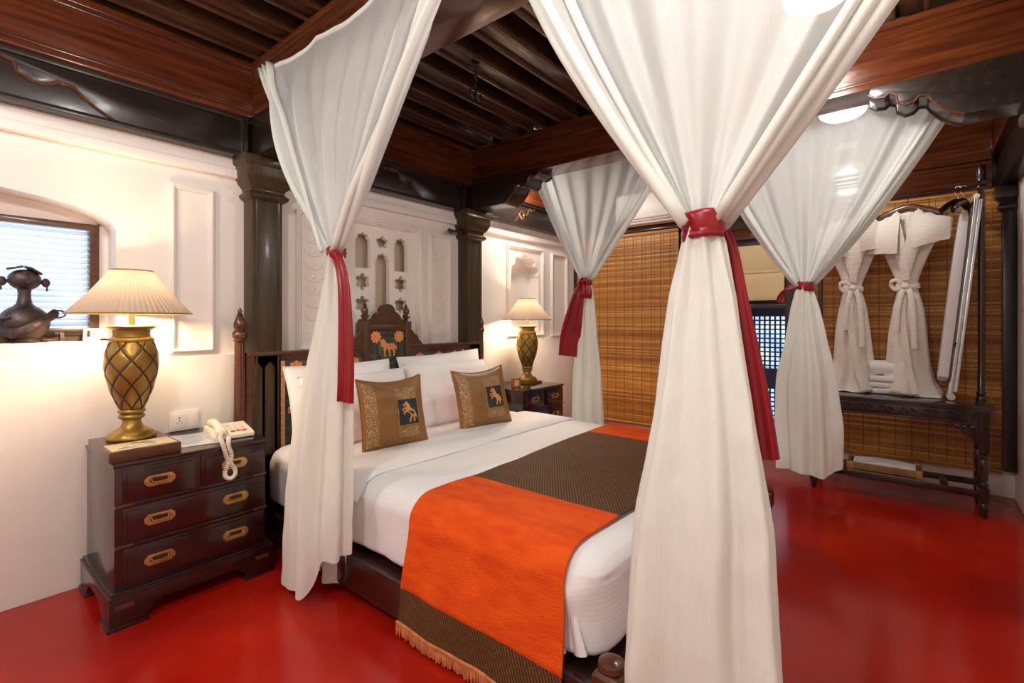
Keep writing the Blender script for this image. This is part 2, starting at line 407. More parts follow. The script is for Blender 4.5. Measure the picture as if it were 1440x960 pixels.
# right wall, rear wall
struct(MB().box((XL-.1, YR-.15, 0), (XW+.1, YR, 2.9)).build('wall_right', 'plaster'), 'white plastered wall close by the camera')
struct(MB().box((XL-.12, YR-.15, 0), (XL, YW+.2, 2.9)).build('wall_rear', 'plaster'))
# far wall: plinth, wooden frame, panels behind the blinds, window opening
wf = sroot('wall_far', 'timber framed wall with window and bamboo blinds over a white plinth')
MB().box((XW, YR, 0), (XW+.12, YW+.1, .2)).build('plinth', 'plaster', wf, bevel=.006)
for y0, y1 in ((2.88, YW+.02), (1.56, 1.76), (.62, .80), (YR, -.47)):
    MB().box((XW-.03, y0, .2), (XW+.12, y1, 2.3)).build('post', 'black_wood', wf, bevel=.006)
MB().box((XW-.02, YR, 2.05), (XW+.12, YW+.15, 2.88)).build('header', 'black_wood', wf, bevel=.006)
MB().box((XW-.035, .80, 1.95), (XW-.01, 1.56, 2.05)).build('header_board', 'brown_beam_y', wf, bevel=.004)
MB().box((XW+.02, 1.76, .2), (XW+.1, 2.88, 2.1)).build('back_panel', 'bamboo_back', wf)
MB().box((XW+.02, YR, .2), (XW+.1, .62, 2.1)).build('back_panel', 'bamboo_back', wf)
w2 = sroot('window_2', 'open window between the two bamboo blinds')
MB().prism([[(.80, .2), (1.56, .2), (1.56, 1.97), (.80, 1.97)], [(.835, .235), (1.525, .235), (1.525, 1.93), (.835, 1.93)]], XW+.0, XW+.08, 'yz').build('window_frame', 'black_wood', w2, bevel=.004)
MB().box((XW-.01, .80, .19), (XW+.1, 1.56, .245)).build('window_sill', 'bed_wood', w2, bevel=.004)
MB().box((XW+.01, .835, 1.335), (XW+.06, 1.525, 1.37)).build('transom', 'black_wood', w2, bevel=.004)
# balcony beyond the window
bal = sroot('balcony', 'dark balcony with lattice screen outside the window')
MB().box((XW+.12, -.6, -.1), (6.2, 3.4, .02)).build('deck', 'deck', bal)
MB().box((5.66, -.6, .52), (5.84, 3.4, .72)).build('rail_beam', 'deck', bal)
MB().box((5.70, -.6, 1.27), (5.80, 3.4, 2.4)).build('eaves_board', 'lattice', bal)
MB().box((5.70, -.6, 0), (5.80, 3.4, .12)).build('kerb', 'deck', bal)
m = MB()
for k in range(78):
    y = -.55+k*.05; m.box((5.735, y-.008, .1), (5.755, y+.008, 1.3))
for k in range(26):
    z = .12+k*.048; m.box((5.745, -.6, z-.007), (5.765, 3.4, z+.007))
m.build('lattice', 'lattice', bal, kind='stuff')
struct(MB().box((9.5, -6, -3), (9.8, 12, 1.6)).build('sky_dimming_wall', 'outside'), 'pale blue wall added beyond the balcony to dim the sky')  # wall added outside to limit the bright sky in the window

# columns with capitals and scroll brackets
def column(name, x0, x1, y0, y1, label, sgn):
    c = sroot(name, label, ((x0+x1)/2, (y0+y1)/2, 0)); h = (x1-x0)/2; hy = (y1-y0)/2
    MB().box((-h, -hy, 0), (h, hy, 1.95)).build('shaft', 'column_wood', c, bevel=.012)
    MB().box((-h-.0, -hy-.008*sgn if sgn>0 else -hy, .02), (h, hy+.008 if sgn<0 else hy, .25)).build('base_block', 'black_wood', c, bevel=.006)
    for dx in (-h*.72, h*.72):   # beads on the face
        yy = -hy if sgn > 0 else hy
        MB().tube([(dx, yy, .25), (dx, yy, 1.93)], .006, 6).build('bead', 'column_wood', c, smooth=True)
    pr = [(h+.002, 1.90), (h+.022, 1.915), (h+.028, 1.932), (h+.008, 1.95), (h+.008, 1.965), (h+.03, 1.99), (h+.045, 2.02), (h+.05, 2.04), (h+.05, 2.085), (h+.065, 2.095), (h+.068, ZL)]
    MB().rings([[(q*a, (hy+(q-h))*b, z) for a, b in ((-1,-1),(1,-1),(1,1),(-1,1))] for q, z in pr]).build('capital', 'column_wood', c, bevel=.003)
    return c
def bracket_profile(L=.73, H=.215, k=1):
    """side outline: runs out from the column, its end stepped into scrolls"""
    p = [(0, 0), (0, H), (L, H), (L+.005, H-.035), (L-.02, H-.055), (L-.055, H-.06), (L-.075, H-.045), (L-.10, H-.06)]
    p += [(L-.105, H-.095), (L-.135, H-.118), (L-.165, H-.112), (L-.185, H-.09), (L-.215, H-.095), (L-.235, H-.13), (L-.265, H-.165), (L-.30, H-.195), (L-.34, 0)]
    return [(u if u in (0, L) else L-(L-u)*k, v) for u, v in p]
def bracket(col, axis, sign, w, name='bracket', L=.73, k=1):
    m = MB()
    loc = col.location; pts = [(sign*(u+.07), ZL+v) for u, v in bracket_profile(L, .215, k)]
    m.prism([pts], -w, w, 'yz' if axis == 'y' else 'xz')
    ob = m.build(name, 'black_beam', col, bevel=.004)
    # bead that follows the scrolled edge on both faces, and scroll rolls across the end
    r = MB()
    for sd in (-1, 1):
        q = [((sign*(u+.07)), ZL+v) for u, v in bracket_profile(L, .215, k)[3:]]
        r.tube([((sd*w, a, b) if axis == 'y' else (a, sd*w, b)) for a, b in q], .007, 6)
    r.build('scroll_bead', 'bed_wood', ob, smooth=True)
    return ob
c1 = column('column', 1.185, 1.356, 2.845, 2.99, 'dark timber column left of the bed head', 1)
c2 = column('column', 2.895, 3.075, 2.845, 2.99, 'dark timber column right of the bed head', 1)
c3 = column('column', 1.185, 1.356, YR-.03, -.45, 'dark timber column at the right wall', -1)
c4 = column('column', 2.935, 3.10, YR-.03, -.45, 'dark timber column at the right wall under the scrolled bracket', -1)
bracket(c1, 'y', -1, .085); bracket(c2, 'y', -1, .085); bracket(c3, 'y', 1, .085); bracket(c4, 'y', 1, .085, L=.60)
for c in (c1, c2):
    for sg in (-1, 1): bracket(c, 'x', sg, .05, L=1.11 if (c is c1 and sg < 0) else .80, k=1.62 if (c is c1 and sg < 0) else 1)
for c, dx in ((c1, -.13), (c1, .13), (c2, -.13), (c2, .13)):
    MB().box((dx-.018, -.088, ZL), (dx+.018, -.04, ZB)).build('cleat', 'black_beam', c, bevel=.003)
c5 = sroot('column', 'dark post where the far wall meets the right wall', (4.70, -.52, 0))
MB().box((-.05, -.038, 0.2), (.05, .032, 1.98)).build('shaft', 'black_wood', c5, bevel=.006)
MB().rings([[(q*a, q*b*.8, z) for a, b in ((-1,-1),(1,-1),(1,1),(-1,1))] for q, z in [(.05,1.96),(.07,1.98),(.07,2.0),(.055,2.02),(.09,2.05),(.09,2.13)]]).build('capital', 'black_wood', c5, bevel=.003)

# beams
def beam(name, a, b, axis, label, m=None, lips=(1, 1)):
    r = sroot(name, label); mm = m or ('brown_beam_'+axis)
    MB().box(a, b).build('beam_body', mm, r, bevel=.006)
    for z0, z1, o in ((b[2]-.035, b[2], .018), (b[2]-.055, b[2]-.035, .009), (a[2]-.004, a[2]+.03, .014), (a[2]+.03, a[2]+.045, .007)):
        e = (0, o, 0) if axis == 'x' else (o, 0, 0)
        lo = (a[0]-e[0]*lips[0], a[1]-e[1]*lips[0], z0); hi = (b[0]+e[0]*lips[1], b[1]+e[1]*lips[1], z1)
        MB().box(lo, hi).build('moulding', mm, r, bevel=.004)
    return r
beam('trim_1', (XL, 2.842, ZB), (XW, YW+.1, ZT), 'x', 'brown beam along the top of the left wall', lips=(1, 0))
beam('trim_2', (1.185, YR, ZB), (1.36, 2.842, ZT), 'y', 'brown ceiling beam nearer the camera, over the left curtains')
beam('trim_3', (2.95, YR, ZB), (3.128, 2.842, ZT), 'y', 'brown ceiling beam over the far curtains')
beam('trim_4', (XL, YR-.02, ZB), (XW, -.44, ZT), 'x', 'brown beam along the right wall', lips=(0, 1))
beam('trim_5', (4.67, -.44, 2.335), (XW+.1, 2.842, ZT), 'y', 'brown beam above the far wall', lips=(1, 0))
beam('trim_6', (4.70, -.44, 2.135), (XW+.1, 2.842, 2.335), 'y', 'lower brown fascia above the bamboo blinds', lips=(1, 0))
li = sroot('trim_7', 'black timber lintel running along the top of the white wall')
MB().box((XL, 2.872, ZL), (XW, YW+.1, ZB)).build('lintel_body', 'black_beam', li, bevel=.005)
MB().box((XL, 2.85, ZB-.028), (XW, YW, ZB)).box((XL, 2.86, ZL-.005), (XW, YW, ZL+.018)).build('moulding', 'black_beam', li, bevel=.004)
li2 = sroot('trim_8', 'black timber lintel along the right wall')
MB().box((XL, YR-.02, ZL), (XW, -.47, ZB)).build('lintel_body', 'black_beam', li2, bevel=.005)
# ceiling: boards over moulded joists
ce = sroot('ceiling', 'dark boarded ceiling on close-set joists')
MB().box((XL, YR, 2.80), (XW+.1, YW+.1, 2.86)).build('boarding', 'black_wood', ce)
MB().box((XL, 2.86, 2.64), (XW, YW+.02, 2.80)).build('closing_board', 'joist', ce)
for x0, x1 in ((XL, 1.185), (1.36, 2.95), (3.128, 4.67)):
    first = None
    for k in range(12):
        y = 2.70 - k*.27
        if first is None:
            m = MB().box((x0-.02, -.06, 2.665), (x1+.02, .06, 2.81)).box((x0-.02, -.07, 2.645), (x1+.02, -.05, 2.70)).box((x0-.02, .05, 2.645), (x1+.02, .07, 2.70))
            o = first = m.build('joist', 'joist', ce, bevel=.006)
        else: o = first.copy(); COL.objects.link(o); o.parent = ce
        o.location = (0, y, 0)

# ================================================================== CEILING LAMPS AND ADDED FILL
first = None
names = ['added unseen for fill over the camera side bay', 'added unseen for fill in the bay by the louvred window', 'added unseen for fill close to the first beam', 'over the foot of the bed', 'near the robes, beyond the far beam', 'added as hidden fill by the far column bracket']
for (x, y, w), nm in zip(CEIL_AND_FILL_LAMPS, names):
    t = thing('ceiling_or_fill_lamp', 'round flush ceiling lamp ' + nm, 'lamp', (x, y, 2.645), 0, 'flush ceiling lamps')
    MB().lathe([(.02, .001), (.15, .001), (.155, -.012), (.145, -.03), (.135, -.03)], n=32).build('rim', 'brass', t, smooth=True)
    MB().lathe([(.135, -.028), (.128, -.05), (.10, -.07), (.05, -.083), (.005, -.086)], n=32).build('diffuser', 'dome', t, smooth=True)
    point_light('ceiling_or_fill_bulb', (x, y, 2.645-.20), w, .09, (1, .955, .90))

# ================================================================== BED
BX0, BX1, BC = 1.19, 3.05, 2.10
bed = thing('bed', 'dark carved wooden double bed with upholstered headboard', 'bed', (BC, 1.7, 0))
def bd(mb): return mb.xf(Matrix.Translation((-BC, -1.7, 0)))
for x0, x1 in ((BX0, BX0+.045), (BX1-.045, BX1)):
    bd(MB().box((x0, .64, .05), (x1, 2.84, .195))).build('side_rail', 'mahogany', bed, bevel=.006)
bd(MB().box((BX0, .62, .05), (BX1, .665, .195))).build('foot_rail', 'mahogany', bed, bevel=.006)
bd(MB().box((BX0+.04, .66, .12), (BX1-.04, 2.84, .185))).build('slat_base', 'mahogany', bed)
flute = lambda n, a: (lambda t, z: 1-a*abs(math.cos(n*t/2)))
for x in (BX0+.02, BX1-.01):
    lg = bd(MB().square([(.032, .17), (.04, .175), (.04, .25), (.034, .262)], (x, .635, 0))).build('leg', 'bed_wood', bed, bevel=.004)
    pr = [(.024, .0), (.030, .008), (.022, .02), (.019, .032), (.024, .04), (.034, .06), (.041, .085), (.042, .11), (.036, .135), (.026, .148), (.034, .155), (.034, .165), (.026, .172)]
    b = bd(MB().lathe(pr, (x, .635, 0), 40, lambda t, z: 1-.10*abs(math.cos(7*t))*(.045 < z < .14))).build('turned_foot', 'bed_wood', lg, smooth=True)
    bd(MB().lathe([(.03, .26), (.038, .268), (.036, .282), (.02, .292), (.004, .294)], (x, .635, 0), 24)).build('cap', 'bed_wood', lg, smooth=True)
for x in (1.128, 3.072):
    p = bd(MB().lathe([(.036, 0), (.036, .30), (.030, .31), (.036, .32), (.036, .34), (.034, .35), (.026, 1.10)], (x, 2.865, 0), 48, flute(12, .10))).build('post', 'bed_wood', bed, smooth=True)
    bd(MB().lathe([(.024, 1.10), (.033, 1.108), (.026, 1.12), (.036, 1.13), (.038, 1.15), (.030, 1.162), (.024, 1.17), (.030, 1.18), (.032, 1.20), (.024, 1.225), (.015, 1.245), (.018, 1.25), (.010, 1.262), (.012, 1.272), (.003, 1.292)], (x, 2.865, 0), 28)).build('finial', 'bed_wood', p, smooth=True)
# headboard frame
def half(pts): return [(BC+x, z) for x, z in pts] + [(BC-x, z) for x, z in pts[::-1]]
hw = .945
top = [(0, 1.338), (.025, 1.334), (.045, 1.322), (.058, 1.30), (.064, 1.285), (.085, 1.275), (.105, 1.255), (.112, 1.240), (.135, 1.228), (.150, 1.212), (.20, 1.212), (.20, 1.155), (.222, 1.148), (.236, 1.125), (.262, 1.112), (.278, 1.085), (.300, 1.062), (.325, 1.038), (hw, 1.038)]
outer = [(BC-hw, .28)] + [(BC-x, z) for x, z in top[::-1]] + [(BC+x, z) for x, z in top[1:]] + [(BC+hw, .28)]
Thole = [(BC-.145, .45), (BC+.145, .45), (BC+.145, 1.150), (BC-.145, 1.150)]
def rloop(x0, x1, z0, z1): return [(x0, z0), (x1, z0), (x1, z1), (x0, z1)]
holes = [Thole, rloop(BC-.755, BC-.20, .45, .985), rloop(BC+.20, BC+.755, .45, .985)]
def sarch(x0, x1): return [(x0, .45), (x1, .45), (x1, .95), ((x0+x1)/2+.012, .972), ((x0+x1)/2, .985), ((x0+x1)/2-.012, .972), (x0, .95)]
holes += [sarch(BC-.915, BC-.86), sarch(BC-.845, BC-.79), sarch(BC+.79, BC+.845), sarch(BC+.86, BC+.915)]
hb = bd(MB().prism([outer]+holes, 2.845, 2.885)).build('headboard', 'bed_wood', bed, bevel=.004)
for a, b in ((BC-hw, BC-.20), (BC+.20, BC+hw)): bd(MB().prism([rloop(a, b, 1.020, 1.042)], 2.838, 2.89)).build('cap_moulding', 'bed_wood', hb, bevel=.004)
for x in (BC-.175, BC+.175):
    bd(MB().box((x-.028, 2.838, .45), (x+.028, 2.892, 1.215))).build('stile', 'bed_wood', hb, bevel=.004)
    bd(MB().lathe([(.020, 1.212), (.026, 1.218), (.014, 1.232), (.026, 1.243), (.028, 1.255), (.020, 1.265), (.023, 1.285), (.020, 1.305), (.010, 1.318), (.013, 1.325), (.003, 1.342)], (x, 2.865, 0), 24)).build('finial', 'bed_wood', hb, smooth=True)
bd(MB().box((BC-.148, 2.8365, 1.152), (BC+.148, 2.8935, 1.190))).build('cross_rail', 'bed_wood', hb, bevel=.004)
up = bd(MB().box((BC-.76, 2.850, .44), (BC+.76, 2.872, .99)).box((BC-.15, 2.850, .99), (BC+.15, 2.872, 1.155))).build('upholstery', 'tapestry', bed, bevel=.003)
up['label'] = 'dark green upholstery printed with orange lions and flowers'
for x0, x1 in ((BC-.757, BC-.70), (BC+.70, BC+.757)):
    bd(MB().box((x0 if x0 < BC else x0+.03, 2.845, .45), (x1 if x0 > BC else x1-.03, 2.852, .985))).build('border_braid', 'piping', up)
LION = [(-.50,.02),(-.46,.16),(-.50,.30),(-.42,.44),(-.28,.46),(-.18,.34),(-.10,.22),(.10,.20),(.32,.22),(.42,.14),(.52,.04),(.56,-.12),(.52,-.14),(.46,-.02),(.42,-.10),(.44,-.30),(.40,-.46),(.32,-.46),(.34,-.28),(.26,-.12),(.12,-.10),(.12,-.28),(.16,-.46),(.06,-.46),(.04,-.28),(-.02,-.10),(-.14,-.10),(-.18,-.28),(-.14,-.46),(-.24,-.46),(-.27,-.26),(-.28,-.06),(-.36,.08)]
def motif(pts, cx, cz, s, y=2.8485): return bd(MB().prism([[(cx+x*s, cz+z*s) for x, z in pts]], y, 2.851))
ros = lambda n, a: [((1-a*(i % 2))*.5*math.cos(2*PI*i/n), (1-a*(i % 2))*.5*math.sin(2*PI*i/n)) for i in range(n)]
ring = lambda cx, cz, rx, rz: [[(cx+rx*math.cos(2*PI*i/24), cz+rz*math.sin(2*PI*i/24)) for i in range(24)], [(cx+rx*.86*math.cos(2*PI*i/24), cz+rz*.88*math.sin(2*PI*i/24)) for i in range(24)]]
motif(LION, BC+.005, 1.032, .135).build('lion_motif', 'motif', up)
for dx in (-.098, .098): motif(ros(18, .28), BC+dx, 1.108, .095).build('flower_motif', 'motif2', up)
bd(MB().prism(ring(BC, 1.03, .098, .10), 2.849, 2.851)).build('medallion', 'groove', up)
for dx in (-.66, -.46, -.27, .29, .48, .655):
    for zz in (.935, .80, .665):
        motif(LION if (zz < .9) else ros(16, .22), BC+dx, zz, .105 if zz < .9 else .10).build('lion_motif' if zz < .9 else 'flower_motif', 'motif' if abs(dx) < .6 else 'motif2', up)
        
# mattress in its striped sheet
MZ0, MZ1 = .20, .52
def mattress():
    m = MB(); x0, x1, y0, y1 = BX0+.045, BX1-.035, .69, 2.83
    nx, ny = 46, 60; rr = .115
    # rounded-box shell by projecting a subdivided box
    bm = bmesh.new(); bmesh.ops.create_cube(bm, size=1)
    bmesh.ops.subdivide_edges(bm, edges=bm.edges, cuts=26, use_grid_fill=True)
    for v in bm.verts:
        p = Vector(((x0+x1)/2+v.co.x*(x1-x0), (y0+y1)/2+v.co.y*(y1-y0), (MZ0+MZ1)/2+v.co.z*(MZ1-MZ0)))
        q = Vector((min(max(p.x, x0+rr), x1-rr), min(max(p.y, y0+rr), y1-rr), min(max(p.z, MZ0+.04), MZ1-rr*.8)))
        d = p-q; rz = rr*.8 if d.z > 0 else .04
        L = math.sqrt((d.x/rr)**2+(d.y/rr)**2+(d.z/rz)**2)
        if L > 1: p = q+d/L
        w = .008*nz(p.x*3, p.y*3, p.z*3) + (.010*nz(p.x*9+4, p.y*9, p.z*5) if p.z < .45 else .003*nz(p.x*8, p.y*8))
        if p.z > MZ1-.02: p.z += w*.6
        else:
            dd = Vector((p.x-(x0+x1)/2, p.y-(y0+y1)/2, 0)); s = Vector((1, 0, 0)) if abs(dd.x)/(x1-x0) > abs(dd.y)/(y1-y0) else Vector((0, 1, 0))
            p += s*(1 if dd.dot(s) > 0 else -1)*w*1.3
            # mitred fold at the foot corners
            if p.y < y0+.30:
                k = math.exp(-((p.y-(y0+.075)-(.45-p.z)*.25)/.022)**2)*sm((.50-p.z)/.1)
                if abs(s.x) > .5: p.x += (-.030 if dd.x < 0 else .030)*k
        v.co = p
    m.bm.free(); m.bm = bm; return m
mt = thing('mattress', 'thick white mattress tucked in a satin-striped sheet', 'mattress', (BC, 1.7, MZ0))
sh = mattress().xf(Matrix.Translation((-BC, -1.7, -MZ0))).build('fitted_sheet', 'sheet', mt, smooth=True, angle=80)
for sx in (-1, 1):
    x = BX0+.052 if sx < 0 else BX1-.042
    for (dy0, z0, dy1, z1, r1) in ((.105, .425, .060, .235, .022), (.16, .36, .125, .215, .014)):
        pts = catmull([(x-BC, .69+dy0-1.7, z0-MZ0), (x-BC+sx*.006, .69+(dy0+dy1)/2-1.7, (z0+z1)/2-MZ0), (x-BC+sx*.004, .69+dy1-1.7, z1-MZ0)], 8)
        MB().tube(pts, [.004+(r1-.004)*i/(len(pts)-1) for i in range(len(pts))], 10, flat=[.004+.008*i/(len(pts)-1) for i in range(len(pts))], side=(0, 1, 0)).build('tucked_fold', 'sheet', mt, smooth=True)
# turned-down top sheet
td = MB()
def band(y0, y1, z, th, name, lab, x0=BX0+.03, x1=BX1-.02):
    prof = []
    for i in range(9): a = PI/2*3-PI*i/8; prof.append((y0-.0+th/2*math.cos(a)*1.0, z+th/2+th/2*math.sin(a)))
    n = 40; rs = []
    def xs(i): return lerp(x0, x1, i/n)
    def edge(i):
        u = i/n; d = min(u, 1-u)*(x1-x0); r = .115
        return 0 if d > r else -(r-math.sqrt(max(r*r-(r-d)**2, 0)))*.8
    m = MB(); pr = [(y0, 0), (y0-.008, th*.5), (y0, th), (lerp(y0, y1, .3), th+.003), (lerp(y0, y1, .7), th+.002), (y1, th), (y1+.006, th*.5), (y1, 0)]
    rs = [[(xs(i), y+.012*nz(xs(i)*2.2, y*2), z+h+edge(i)+.003*nz(xs(i)*7, y*7)) for y, h in pr] for i in range(n+1)]
    m.rings(rs); o = m.build(name, 'sheet', None, smooth=True, angle=60); return o
o = band(1.87, 2.28, MZ1-.003, .016, 'top_sheet', '')
tag(o, 'white sheet turned down across the bed below the cushions', 'sheet')

# bed runner: orange, brown and orange panels, falling over both sides to a brown border with fringe
def runner_pt(s, t, lift=.010):
    """s = distance along the runner from the near-side bend (negative goes down the near side), t 0..1 from foot to head edge"""
    x0, x1 = BX0+.030, BX1-.020; r = .105; ztop = MZ1+lift
    yh = lerp(.79, 1.50, t)
    arc = r*PI/2; L = (x1-x0)-2*r
    def side(d):  # d = drop below top after the arc
        return ztop-r-d
    if s < 0:      x, z = x0-lift-.002, side(-s)
    elif s < arc:  a = s/r; x, z = x0-lift-.002+(r+lift)*(1-math.cos(a)), ztop-r+r*math.sin(a)
    elif s < arc+L: x, z = x0+r+(s-arc), ztop
    elif s < 2*arc+L: a = (s-arc-L)/r; x, z = x1-r+(r+lift)*math.sin(a)+.002, ztop-r+r*math.cos(a)
    else: x, z = x1+lift+.004, side(s-2*arc-L)
    top = sm((min(s, 2*arc+L-s))/.3)
    yh += (.05*sm((s-.4)/1.3)*(t) + .012*nz(s*2.5, t))*1
    if s < 0: yh += -s*(.12*(t-.2)*1.0); x += -.010*abs(math.sin(5*t+s*6))*sm(-s/.25) - .02*sm(-s/.3)
    if s < 0: z += .006*nz(t*6, s*3)
    z += .0035*top*(nz(x*6, yh*6)+.6)
    return (x, yh, max(z, .03))
ARC = .105*PI/2; LT = (BX1-.02)-(BX0+.03)-.21; DROP = .40
run = thing('bed_runner', 'orange and brown woven bed runner with a fringed border', 'bed runner', (BC, 1.2, MZ1))
def runner_seg(s0, s1, m, name, n):
    mb = MB(); nt_ = 26
    def P(u, v, lift): x, y, z = runner_pt(lerp(s0, s1, u), v, lift); return (x-BC, y-1.2, z-MZ1)
    top = [[P(i/n, j/nt_, .014) for j in range(nt_+1)] for i in range(n+1)]; bot = [[P(i/n, j/nt_, .008) for j in range(nt_+1)] for i in range(n+1)]
    mb.rings([a+b[::-1] for a, b in zip(top, bot)])
    return mb.build(name, m, run, smooth=True, angle=60)
runner_seg(-.240, .40, 'runner_orange', 'orange_panel', 40)
runner_seg(.40, 1.47, 'runner_brown', 'brown_panel', 50)
runner_seg(1.47, LT+2*ARC+.20, 'runner_orange', 'orange_panel', 30)
runner_seg(-.385, -.240, 'runner_brown', 'brown_border', 8)
runner_seg(LT+2*ARC+.20, LT+2*ARC+.32, 'runner_brown', 'brown_border', 8)
m = MB(); rnd = random.Random(3)
for k in range(120):
    t = k/119; p = Vector(runner_pt(-.383, t, .018)); q = p+Vector((rnd.uniform(-.006, .004), rnd.uniform(-.004, .004), -.034-rnd.random()*.01))
    for v in (p, q): v -= Vector((BC, 1.2, MZ1))
    m.tube([p, (p+q)/2+Vector((-.002, 0, 0)), q], [.0032, .0036, .0026], 5)
m.tube([Vector(runner_pt(-.378, k/50, .019))-Vector((BC, 1.2, MZ1)) for k in range(51)], .006, 6)
m.build('fringe', 'fringe', run, kind='stuff')

# pillows and cushions
def pillow_pt(u, v, w, h, t, side, pinch=.07, sag=0, seed=0, rough=.012):
    x = w/2*u*(1-pinch*(1-v*v)*abs(u)); z = h/2*v*(1-pinch*(1-u*u)*abs(v))
    if sag: z -= sag*sm(v)*(1-u*u)*h
    k = max((1-abs(u)**3.2)*(1-abs(v)**3.2), 0)**.55
    y = side*t/2*k*(1+.10*nz(u*1.5+seed, v*1.5))+rough*k*nz(u*2.6+seed, v*2.6, side*3)+rough*.5*k*nz(u*6+seed, v*6, side)
    return (x, y, z)
def pillow(name, label, cat, loc, rot, w, h, t, m, parentless=True, sag=0, seed=0, group=None, pinch=.07, back=None, rough=.012):
    root = thing(name, label, cat, loc, 0, group); root.rotation_euler = rot
    n = 36
    def face(side, nm, mm):
        P = lambda a, b: pillow_pt(2*a-1, 2*b-1, w, h, t, side, pinch, sag, seed, rough)
        return MB().grid(P, n, n).build(nm, mm, root, smooth=True, angle=80)
    if back: f = face(-1, 'front_panel', m); face(1, 'back_panel', back); 
    else:
        b = MB(); P1 = lambda a, c: pillow_pt(2*a-1, 2*c-1, w, h, t, -1, pinch, sag, seed, rough); P2 = lambda a, c: pillow_pt(2*a-1, 2*c-1, w, h, t, 1, pinch, sag, seed, rough)
        b.grid(P1, n, n).grid(P2, n, n); bmesh.ops.remove_doubles(b.bm, verts=b.bm.verts, dist=.0005)
        f = b.build('pillowcase', m, root, smooth=True, angle=80)
    e = []
    for i in range(97):
        q = i/96*4; sd = int(q) % 4; r = (q-int(q))*2-1
        u, v = ((r, -1), (1, r), (-r, 1), (-1, -r))[sd]; e.append(pillow_pt(u, v, w, h, t, 1, pinch, sag, seed, rough))
    MB().tube(e[:-1]+[e[0]], .0045, 6, cap=False).build('seam', m, root, smooth=True)
    return root, f
R = math.radians
pillow('pillow', 'white bed pillow leaning on the left of the headboard, behind the left stack', 'pillow', (1.70, 2.735, .725), (R(-14), 0, R(1)), .74, .47, .17, 'pillow', seed=1, group='white pillows', pinch=.05)
pillow('pillow', 'white pillow right behind the left brocade cushion', 'pillow', (1.70, 2.56, .70), (R(-22), 0, R(-2)), .72, .44, .17, 'pillow', seed=2, group='white pillows', pinch=.05)
pillow('pillow', 'white bed pillow leaning on the right of the headboard', 'pillow', (2.55, 2.735, .745), (R(-14), R(-2), R(-2)), .80, .47, .17, 'pillow', seed=3, group='white pillows', pinch=.05)
pillow('pillow', 'white pillow with a folded flap right behind the right brocade cushion', 'pillow', (2.45, 2.54, .71), (R(-24), R(1), R(-4)), .76, .46, .18, 'pillow', seed=4, group='white pillows', pinch=.05)
HORSE = [(-.22,.98),(-.12,.86),(.02,.74),(.10,.52),(.18,.32),(.36,.16),(.56,.08),(.70,-.06),(.76,-.24),(.88,-.42),(.92,-.72),(.80,-.52),(.72,-.36),(.70,-.50),(.60,-.66),(.66,-.80),(.62,-.96),(.48,-.96),(.50,-.82),(.44,-.66),(.46,-.50),(.36,-.40),(.26,-.56),(.14,-.70),(.12,-.96),(-.02,-.96),(.0,-.68),(.12,-.48),(.14,-.30),(.0,-.18),(-.12,-.08),(-.28,-.04),(-.46,-.06),(-.52,-.26),(-.64,-.24),(-.60,.04),(-.48,.10),(-.30,.12),(-.34,.22),(-.56,.22),(-.66,.06),(-.78,.10),(-.70,.34),(-.54,.38),(-.30,.40),(-.26,.54),(-.30,.62),(-.46,.52),(-.60,.50),(-.64,.60),(-.50,.74),(-.34,.88)]
def cushion(label, loc, rot, w, h, t, seed, mir=1):
    root, f = pillow('cushion', label, 'cushion', loc, rot, w, h, t, 'brocade', seed=seed, sag=.055, pinch=.06, back='orange_side', rough=.006, group='brocade cushions')
    def on(u, v, lift):  # a point on the front face, a little proud of it
        x, y, z = pillow_pt(u, v, w, h, t, -1, .06, .055, seed, .006); return (x, y-lift, z)
    def patch(u0, u1, v0, v1, mm, nm, lift, n=14):
        a = [[on(lerp(u0, u1, i/n), lerp(v0, v1, j/n), lift) for j in range(n+1)] for i in range(n+1)]
        b = [[on(lerp(u0, u1, i/n), lerp(v0, v1, j/n), .0002) for j in range(n+1)] for i in range(n+1)]
        return MB().rings([p+q[::-1] for p, q in zip(a, b)]).build(nm, mm, root, smooth=True, angle=50)
    patch(-.93, -.62, -.90, .88, 'brocade_band', 'brocade_strip', .0015)
    patch(-.05, .62, .34, .74, 'brocade_band', 'brocade_strip', .0015)
    patch(-.05, .62, -.78, -.50, 'brocade_band', 'brocade_strip', .0015)
    bdr = patch(-.03, .66, -.46, .34, 'brocade_band', 'patch_border', .0018); 
    patch(.0, .63, -.43, .31, 'patch', 'emblem_patch', .0028)
    cu, cv, s = .315, -.06, .335
    bm = MB(); pts = [(cu+x*s*.82, cv+z*s*.95) for x, z in HORSE]
    V = [bm.bm.verts.new(on(u, v, .0045)) for u, v in pts]; Vb = [bm.bm.verts.new(on(u, v, .0025)) for u, v in pts]
    for tr in tessellate_polygon([[Vector((p[0], p[1], 0)) for p in pts]]): bm.bm.faces.new([V[i] for i in tr])
    for i in range(len(pts)):
        j = (i+1) % len(pts); bm.bm.faces.new((V[i], V[j], Vb[j], Vb[i]))
    bm.build('horse_emblem', 'motif', root)
    return root
cushion('gold brocade cushion with a rearing horse, in front of the left pillows', (1.675, 2.225, .715), (R(-13), 0, R(-8)), .40, .39, .13, 11)
cushion('gold brocade cushion with a rearing horse, in front of the right pillows', (2.375, 2.20, .715), (R(-14), R(-3), R(-14)), .40, .39, .13, 17)

